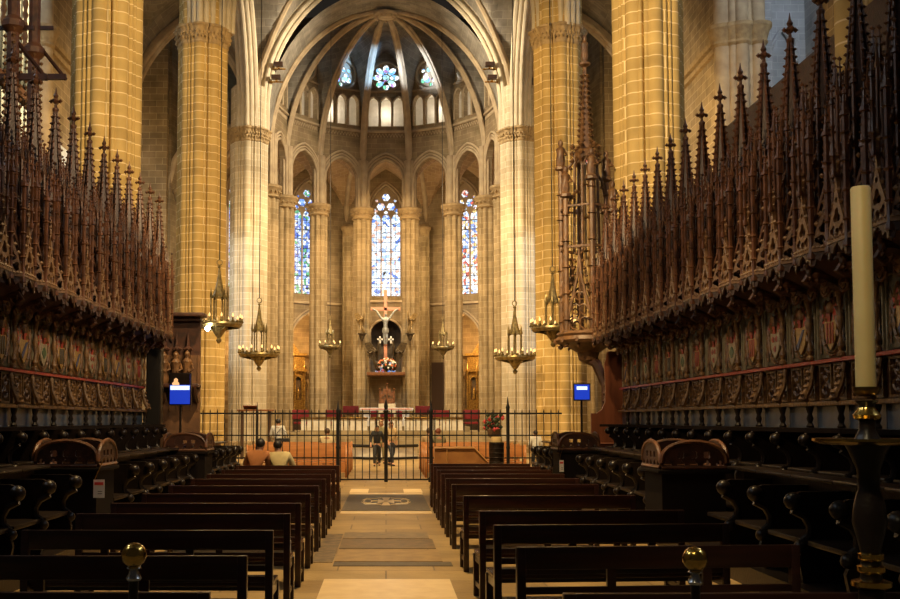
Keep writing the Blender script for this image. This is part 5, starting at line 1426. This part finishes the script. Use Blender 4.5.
CREAM = cloth('cream_cotton', (.70, .58, .36)); WHT = cloth('white_cotton', (.66, .64, .58)); BLK = cloth('black_cotton', (.012, .012, .014)); TANC = cloth('tan_cotton', (.5, .36, .2)); KHK = cloth('khaki_cotton', (.22, .19, .10)); NAVY = cloth('dark_denim', (.03, .035, .05)); ORG = cloth('orange_cotton', (.5, .2, .07)); YEL = cloth('pale_yellow_cotton', (.74, .60, .30)); GRY = cloth('grey_cotton', (.12, .12, .12))
p = pt(278, 440, 38); person('person in a white shirt standing with back turned at left beyond the grille', (p.x, 38, 0), -.2, 'stand', WHT, NAVY, HB)
t_ = thing('shoulder_bag', 'dark bag held by the standing person in the white shirt', 'bag', (p.x + .18, 37.72, .92)); b = new(); box(b, (0, 0, 0), (.5, .12, .26), bev=.04); obj('pouch', b, BLK, t_); b = new(); tube(b, [(-.22, 0, .12), (-.2, .05, .3), (-.05, .1, .5), (.15, .06, .32), (.22, 0, .12)], .012, 5); obj('strap', b, BLK, t_)
p = pt(327, 440, 34.7); person('person in a cream shirt sitting on an oak bench left of the gate, back turned', (p.x, 34.78, .0), .0, 'sit', CREAM, GRY, HBR, 1.0)
p = pt(377, 450, 39); person('child in black clothes walking behind the gate towards the camera', (p.x, 39, 0), PI, 'walk', BLK, BLK, HB, .86)
p = pt(391, 450, 39.3); person('person in a tan shirt and dark trousers walking behind the gate', (p.x, 39.3, 0), PI + .5, 'walk', TANC, NAVY, HBR, .94)
p = pt(381, 450, 41); person('fair haired person in khaki standing behind the child in black', (p.x, 41, 0), PI, 'stand', KHK, KHK, HBL, .97)
p = pt(429, 440, 36.5); person('person in khaki sitting on an oak bench right of the gate, back turned', (p.x, 36.48, .0), .3, 'sit', TANC, KHK, HBR, 1.0)
p = pt(438.5, 440, 34.7); person('person in a dark khaki top sitting one bench nearer the grille, reddish hair', (p.x, 34.80, 0), .3, 'sit', KHK, WHT, mat('reddish_hair', (.2, .06, .03), rough=.5), 1.0)
p = pt(542, 440, 33); person('person with dark hair and light top standing at far right beyond the grille', (p.x, 34.4, 0), .1, 'stand', WHT, BLK, HB, .78)
p = pt(285, 455, 20.2); person('person in a pale yellow shirt leaning sideways on the pew nearest the grille', (p.x, 19.8 + .29, .03), .0, 'sit', YEL, GRY, HB, .90, -.22)
p = pt(253, 455, 20.2); person('person in an orange top sitting next to the one in the pale yellow shirt', (p.x, 19.8 + .29, .02), -.2, 'sit', ORG, NAVY, HB, .93, .26)

# ------------------------------------------------------------------ organ and timber posts on the left
PIPE = mat('pewter_pipes', (.22, .24, .22), (.14, .16, .15), rough=.4, metal=.5, nscale=2)
og = thing('organ_case', 'pipe organ with pale pipes high on the left behind the stalls', 'organ', (-8.9, 21.4, 0))
b = new(); box(b, (0, 0, 10.2), (1.4, 4.4, 8.4)); obj('case', b, WOOD, og, smooth=0)
b = new(); box(b, (0, 0, 3), (1.0, 3.6, 6)); obj('gallery_support', b, WALL, og, smooth=0)
for z in (6.2, 8.9, 11.8):
    b = new(); box(b, (.75, 0, z), (.3, 4.5, .22), bev=.03); obj('cornice', b, CANO, og)
for i in range(15):
    b = new(); y = -2.05 + i * .29; h_ = 2.2 + .5 * math.sin(i * .9)
    lathe(b, [(.02, 9.05), (.11, 9.3), (.11, 9.35 + h_)], 10, T(.82, y, 0)); obj('pipe', b, PIPE, og)
    b = new(); lathe(b, [(.02, 6.35), (.11, 6.6), (.11, 8.6)], 10, T(.82, y, 0)); obj('pipe', b, PIPE, og)
for px, py, Y, l in ((33, 100, 18.9, 'tall dark timber post with crocketed carving, upper left of the stalls'), (12, 100, 17.6, 'tall carved timber post at far upper left edge of the stalls')):
    p = pt(px, py, Y); t = thing('timber_post', l, 'post', (p.x, Y, 0), 0, 'tall posts over the left stalls')
    b = new(); lathe(b, [(.13, 4.4), (.13, 4.5), (.11, 4.6), (.11, 12.0)], 8); obj('shaft', b, CANO, t, smooth=20)
    b = new()
    for k in range(30):
        for q in range(4): a = q * PI / 2 + .4; octa(b, (.13 * math.cos(a), .13 * math.sin(a), 5.0 + k * .12), .045)
    tube(b, [(-.14, -.1, 8.4 + k * .1) for k in range(37)], [.03 + .03 * (k % 2) for k in range(37)], 5)
    obj('crockets', b, TAN, t)
    b = new(); lathe(b, [(.11, 8.3), (.2, 8.4), (.2, 8.5), (.11, 8.6)], 8); obj('collar', b, CANO, t)
    z1 = pt(0, 77, Y).z; z2 = pt(0, 28, Y).z
    b = new(); box(b, (0, 0, z1), (1.2, .08, .1)); obj('cross_beam', b, WOOD, t, smooth=0)
    b = new(); box(b, (-.1, 0, z2), (.9, .05, .07)); obj('upper_beam', b, WOOD, t, smooth=0)
    b = new(); tube(b, [(.0, 0, z1 + .7), (.6, 0, z1 - .05)], .035, 5); obj('strut', b, WOOD, t)
# floodlight fittings on the chancel arch
for s in (-1, 1):
    for k, z in enumerate((19.9, 20.6)):
        t = thing('floodlight_fitting', '%s floodlight on the %s side of the chancel arch' % (('lower', 'upper')[k], side[s]), 'floodlight', (AX + s * 5.75 - s * k * .12, 54.95, z), 0, 'floodlights on the chancel arch')
        b = new(); box(b, (0, -.1, 0), (.5, .3, .22), bev=.03); obj('housing', b, DKW, t)
        b = new(); tube(b, [(-.35, .2, -.16), (.35, .2, -.16)], .04, 5); box(b, (0, .1, -.12), (.1, .4, .06)); obj('bracket', b, BRASS, t)
# ------------------------------------------------------------------ camera, lights, world
cd = bpy.data.cameras.new('camera'); cam = bpy.data.objects.new('camera', cd); C.objects.link(cam)
cd.sensor_width = 36; cd.lens = F / 900 * 36; cd.shift_x = SX * F / 900; cd.shift_y = SY * F / 900
cd.clip_end = 300; cd.clip_start = .05
cam.location = CAM; cam.rotation_euler = (PI / 2 + PITCH, 0, 0); sc.camera = cam
w = bpy.data.worlds.new('World'); sc.world = w; w.use_nodes = True
w.node_tree.nodes['Background'].inputs[0].default_value = (.9, .75, .6, 1); w.node_tree.nodes['Background'].inputs[1].default_value = .015
def spot(name, loc, tgt, power, col, size=40, blend=.5, rad=.3):
    l = bpy.data.lights.new(name, 'SPOT'); l.energy = power; l.color = col; l.spot_size = math.radians(size); l.spot_blend = blend; l.shadow_soft_size = rad
    o = bpy.data.objects.new(name, l); C.objects.link(o); o.location = loc
    o.rotation_euler = (V(tgt) - V(loc)).to_track_quat('-Z', 'Y').to_euler(); return o
def point(name, loc, power, col, rad=.2):
    l = bpy.data.lights.new(name, 'POINT'); l.energy = power; l.color = col; l.shadow_soft_size = rad
    o = bpy.data.objects.new(name, l); C.objects.link(o); o.location = loc; return o
WARM = (1, .72, .36); AMBR = (1, .68, .30); AMB = (1, .62, .25); WHITE = (1, .84, .60); WARMW = (1, .78, .48); BLUE = (.45, .65, 1)
# floodlights on the capitals of the near pillars, aimed at the pillars ahead
for s, pw_ in ((-1, 1.0), (1, 1.25)):
    spot('floodlight_nave', (AX - s * 3.5, 12, 15.0), (AX + s * 7, 27.3, 9.0), 15000 * pw_, WARM, 40, .7)
    spot('floodlight_nave', (AX - s * 2.5, 24, 16.5), (AX + s * 7, 41.3, 10.5), 12500, AMBR, 54, .7)
    spot('floodlight_chancel', (AX - s * 3.0, 50.8, 22), (AX + s * 6.8, 55.2, 16.5), 8500, WHITE, 95, .8)
    spot('floodlight_chancel', (AX - s * 1.0, 46, 15), (AX + s * 6.8, 55.3, 8), 7000, (1, .73, .40), 60, .8)
    spot('floodlight_apse', (AX + s * 5, 56.2, 15.8), (AX - s * 3.5, 64.5, 8), 4200, (1, .69, .34), 80, .8)
    spot('window_daylight', (AX + s * 11.5, 47, 10), (AX + s * 7, 55.3, 8), 1800, (.85, .93, 1), 50, .6)
spot('floodlight_altar', (0, 50, 19), (0, 62, 4), 9000, (1, .8, .5), 36, .7)
for k in range(-3, 4):
    p = pol(9.3, k * DA); p.z = 11; point('ambulatory_lamp', p, 170, WARM, .3)
    p = pol(RA + .75, k * DA); p.z = 21.2; point('gallery_lamp', p, 26, (1, .88, .7), .15)
    if abs(k) in (1, 2):
        p = pol(RO + 1.2, k * DA); p.z = 7; point('chapel_lamp', p, 600, AMB, .2)
spot('web_blue_fill', (AX + 2.2, 57.5, 19.0), (AX - 1.9, 63.2, 24), 9000, (.25, .5, 1), 24, .5)  # spots added inside the apse to tint the vault webs like daylight
spot('web_blue_fill', (AX - 3.0, 57.5, 19.0), (AX + 2.6, 62.5, 23.2), 9000, (.62, .75, 1), 24, .5)
for s in (-1, 1):
    for y in (6.3, 18.5, 31.8): point('gallery_daylight', (AX + s * (WX + 1.5), y, 19), 900, (.8, .88, 1) if s > 0 else (.85, .93, 1), .5)
    spot('floodlight_aisle', (AX + s * 9.2, 39, 13), (AX + s * 13.8, 49, 13.5), 900 if s < 0 else 2200, WARM, 90, .8)
spot('aisle_daylight', (-9.5, 36, 9), (-13.9, 45, 9.0), 5000, (.85, .95, 1), 60, .7)
spot('choir_lamp', (0, 14, 17), (0, 15.5, 0), 11000, (1, .68, .30), 50, .6)
spot('stall_fill', (3.0, 8, 9.5), (-5.4, 21, 5.6), 3500, (1, .70, .38), 46, .8)  # added fill spots that bring up the canopies and stall panels, no fittings
spot('stall_fill', (3.0, 17, 8.5), (-5.6, 22, 3.6), 900, (1, .70, .38), 60, .8)
spot('stall_fill', (-3.0, 8, 9.5), (5.4, 20, 5.6), 1250, (1, .66, .33), 50, .8)
spot('stall_fill', (-2.5, 10, 8.5), (5.9, 17, 3.0), 560, (1, .68, .35), 60, .8)
spot('candle_fill', (-.5, 1.5, 6.5), (2.15, 4.7, 2.0), 420, (1, .8, .45), 34, .8, .15)  # added spot that warms the candle, no real lamp hangs there
spot('transept_lamp', (0, 38, 20), (0, 45, 0), 24000, WARM, 60, .8)
spot('crossing_fill', (0, 21, 16.5), (0, 31.5, .5), 17000, (1, .70, .33), 56, .7)  # added spot from the camera side, brightens people's backs and the oak benches
sc.view_settings.view_transform = 'Standard'; sc.view_settings.look = 'None'; sc.view_settings.gamma = 1; sc.view_settings.use_curve_mapping = False
sc.view_settings.exposure = .3
sc.cycles.max_bounces = 6; sc.cycles.diffuse_bounces = 3; sc.cycles.sample_clamp_indirect = 4
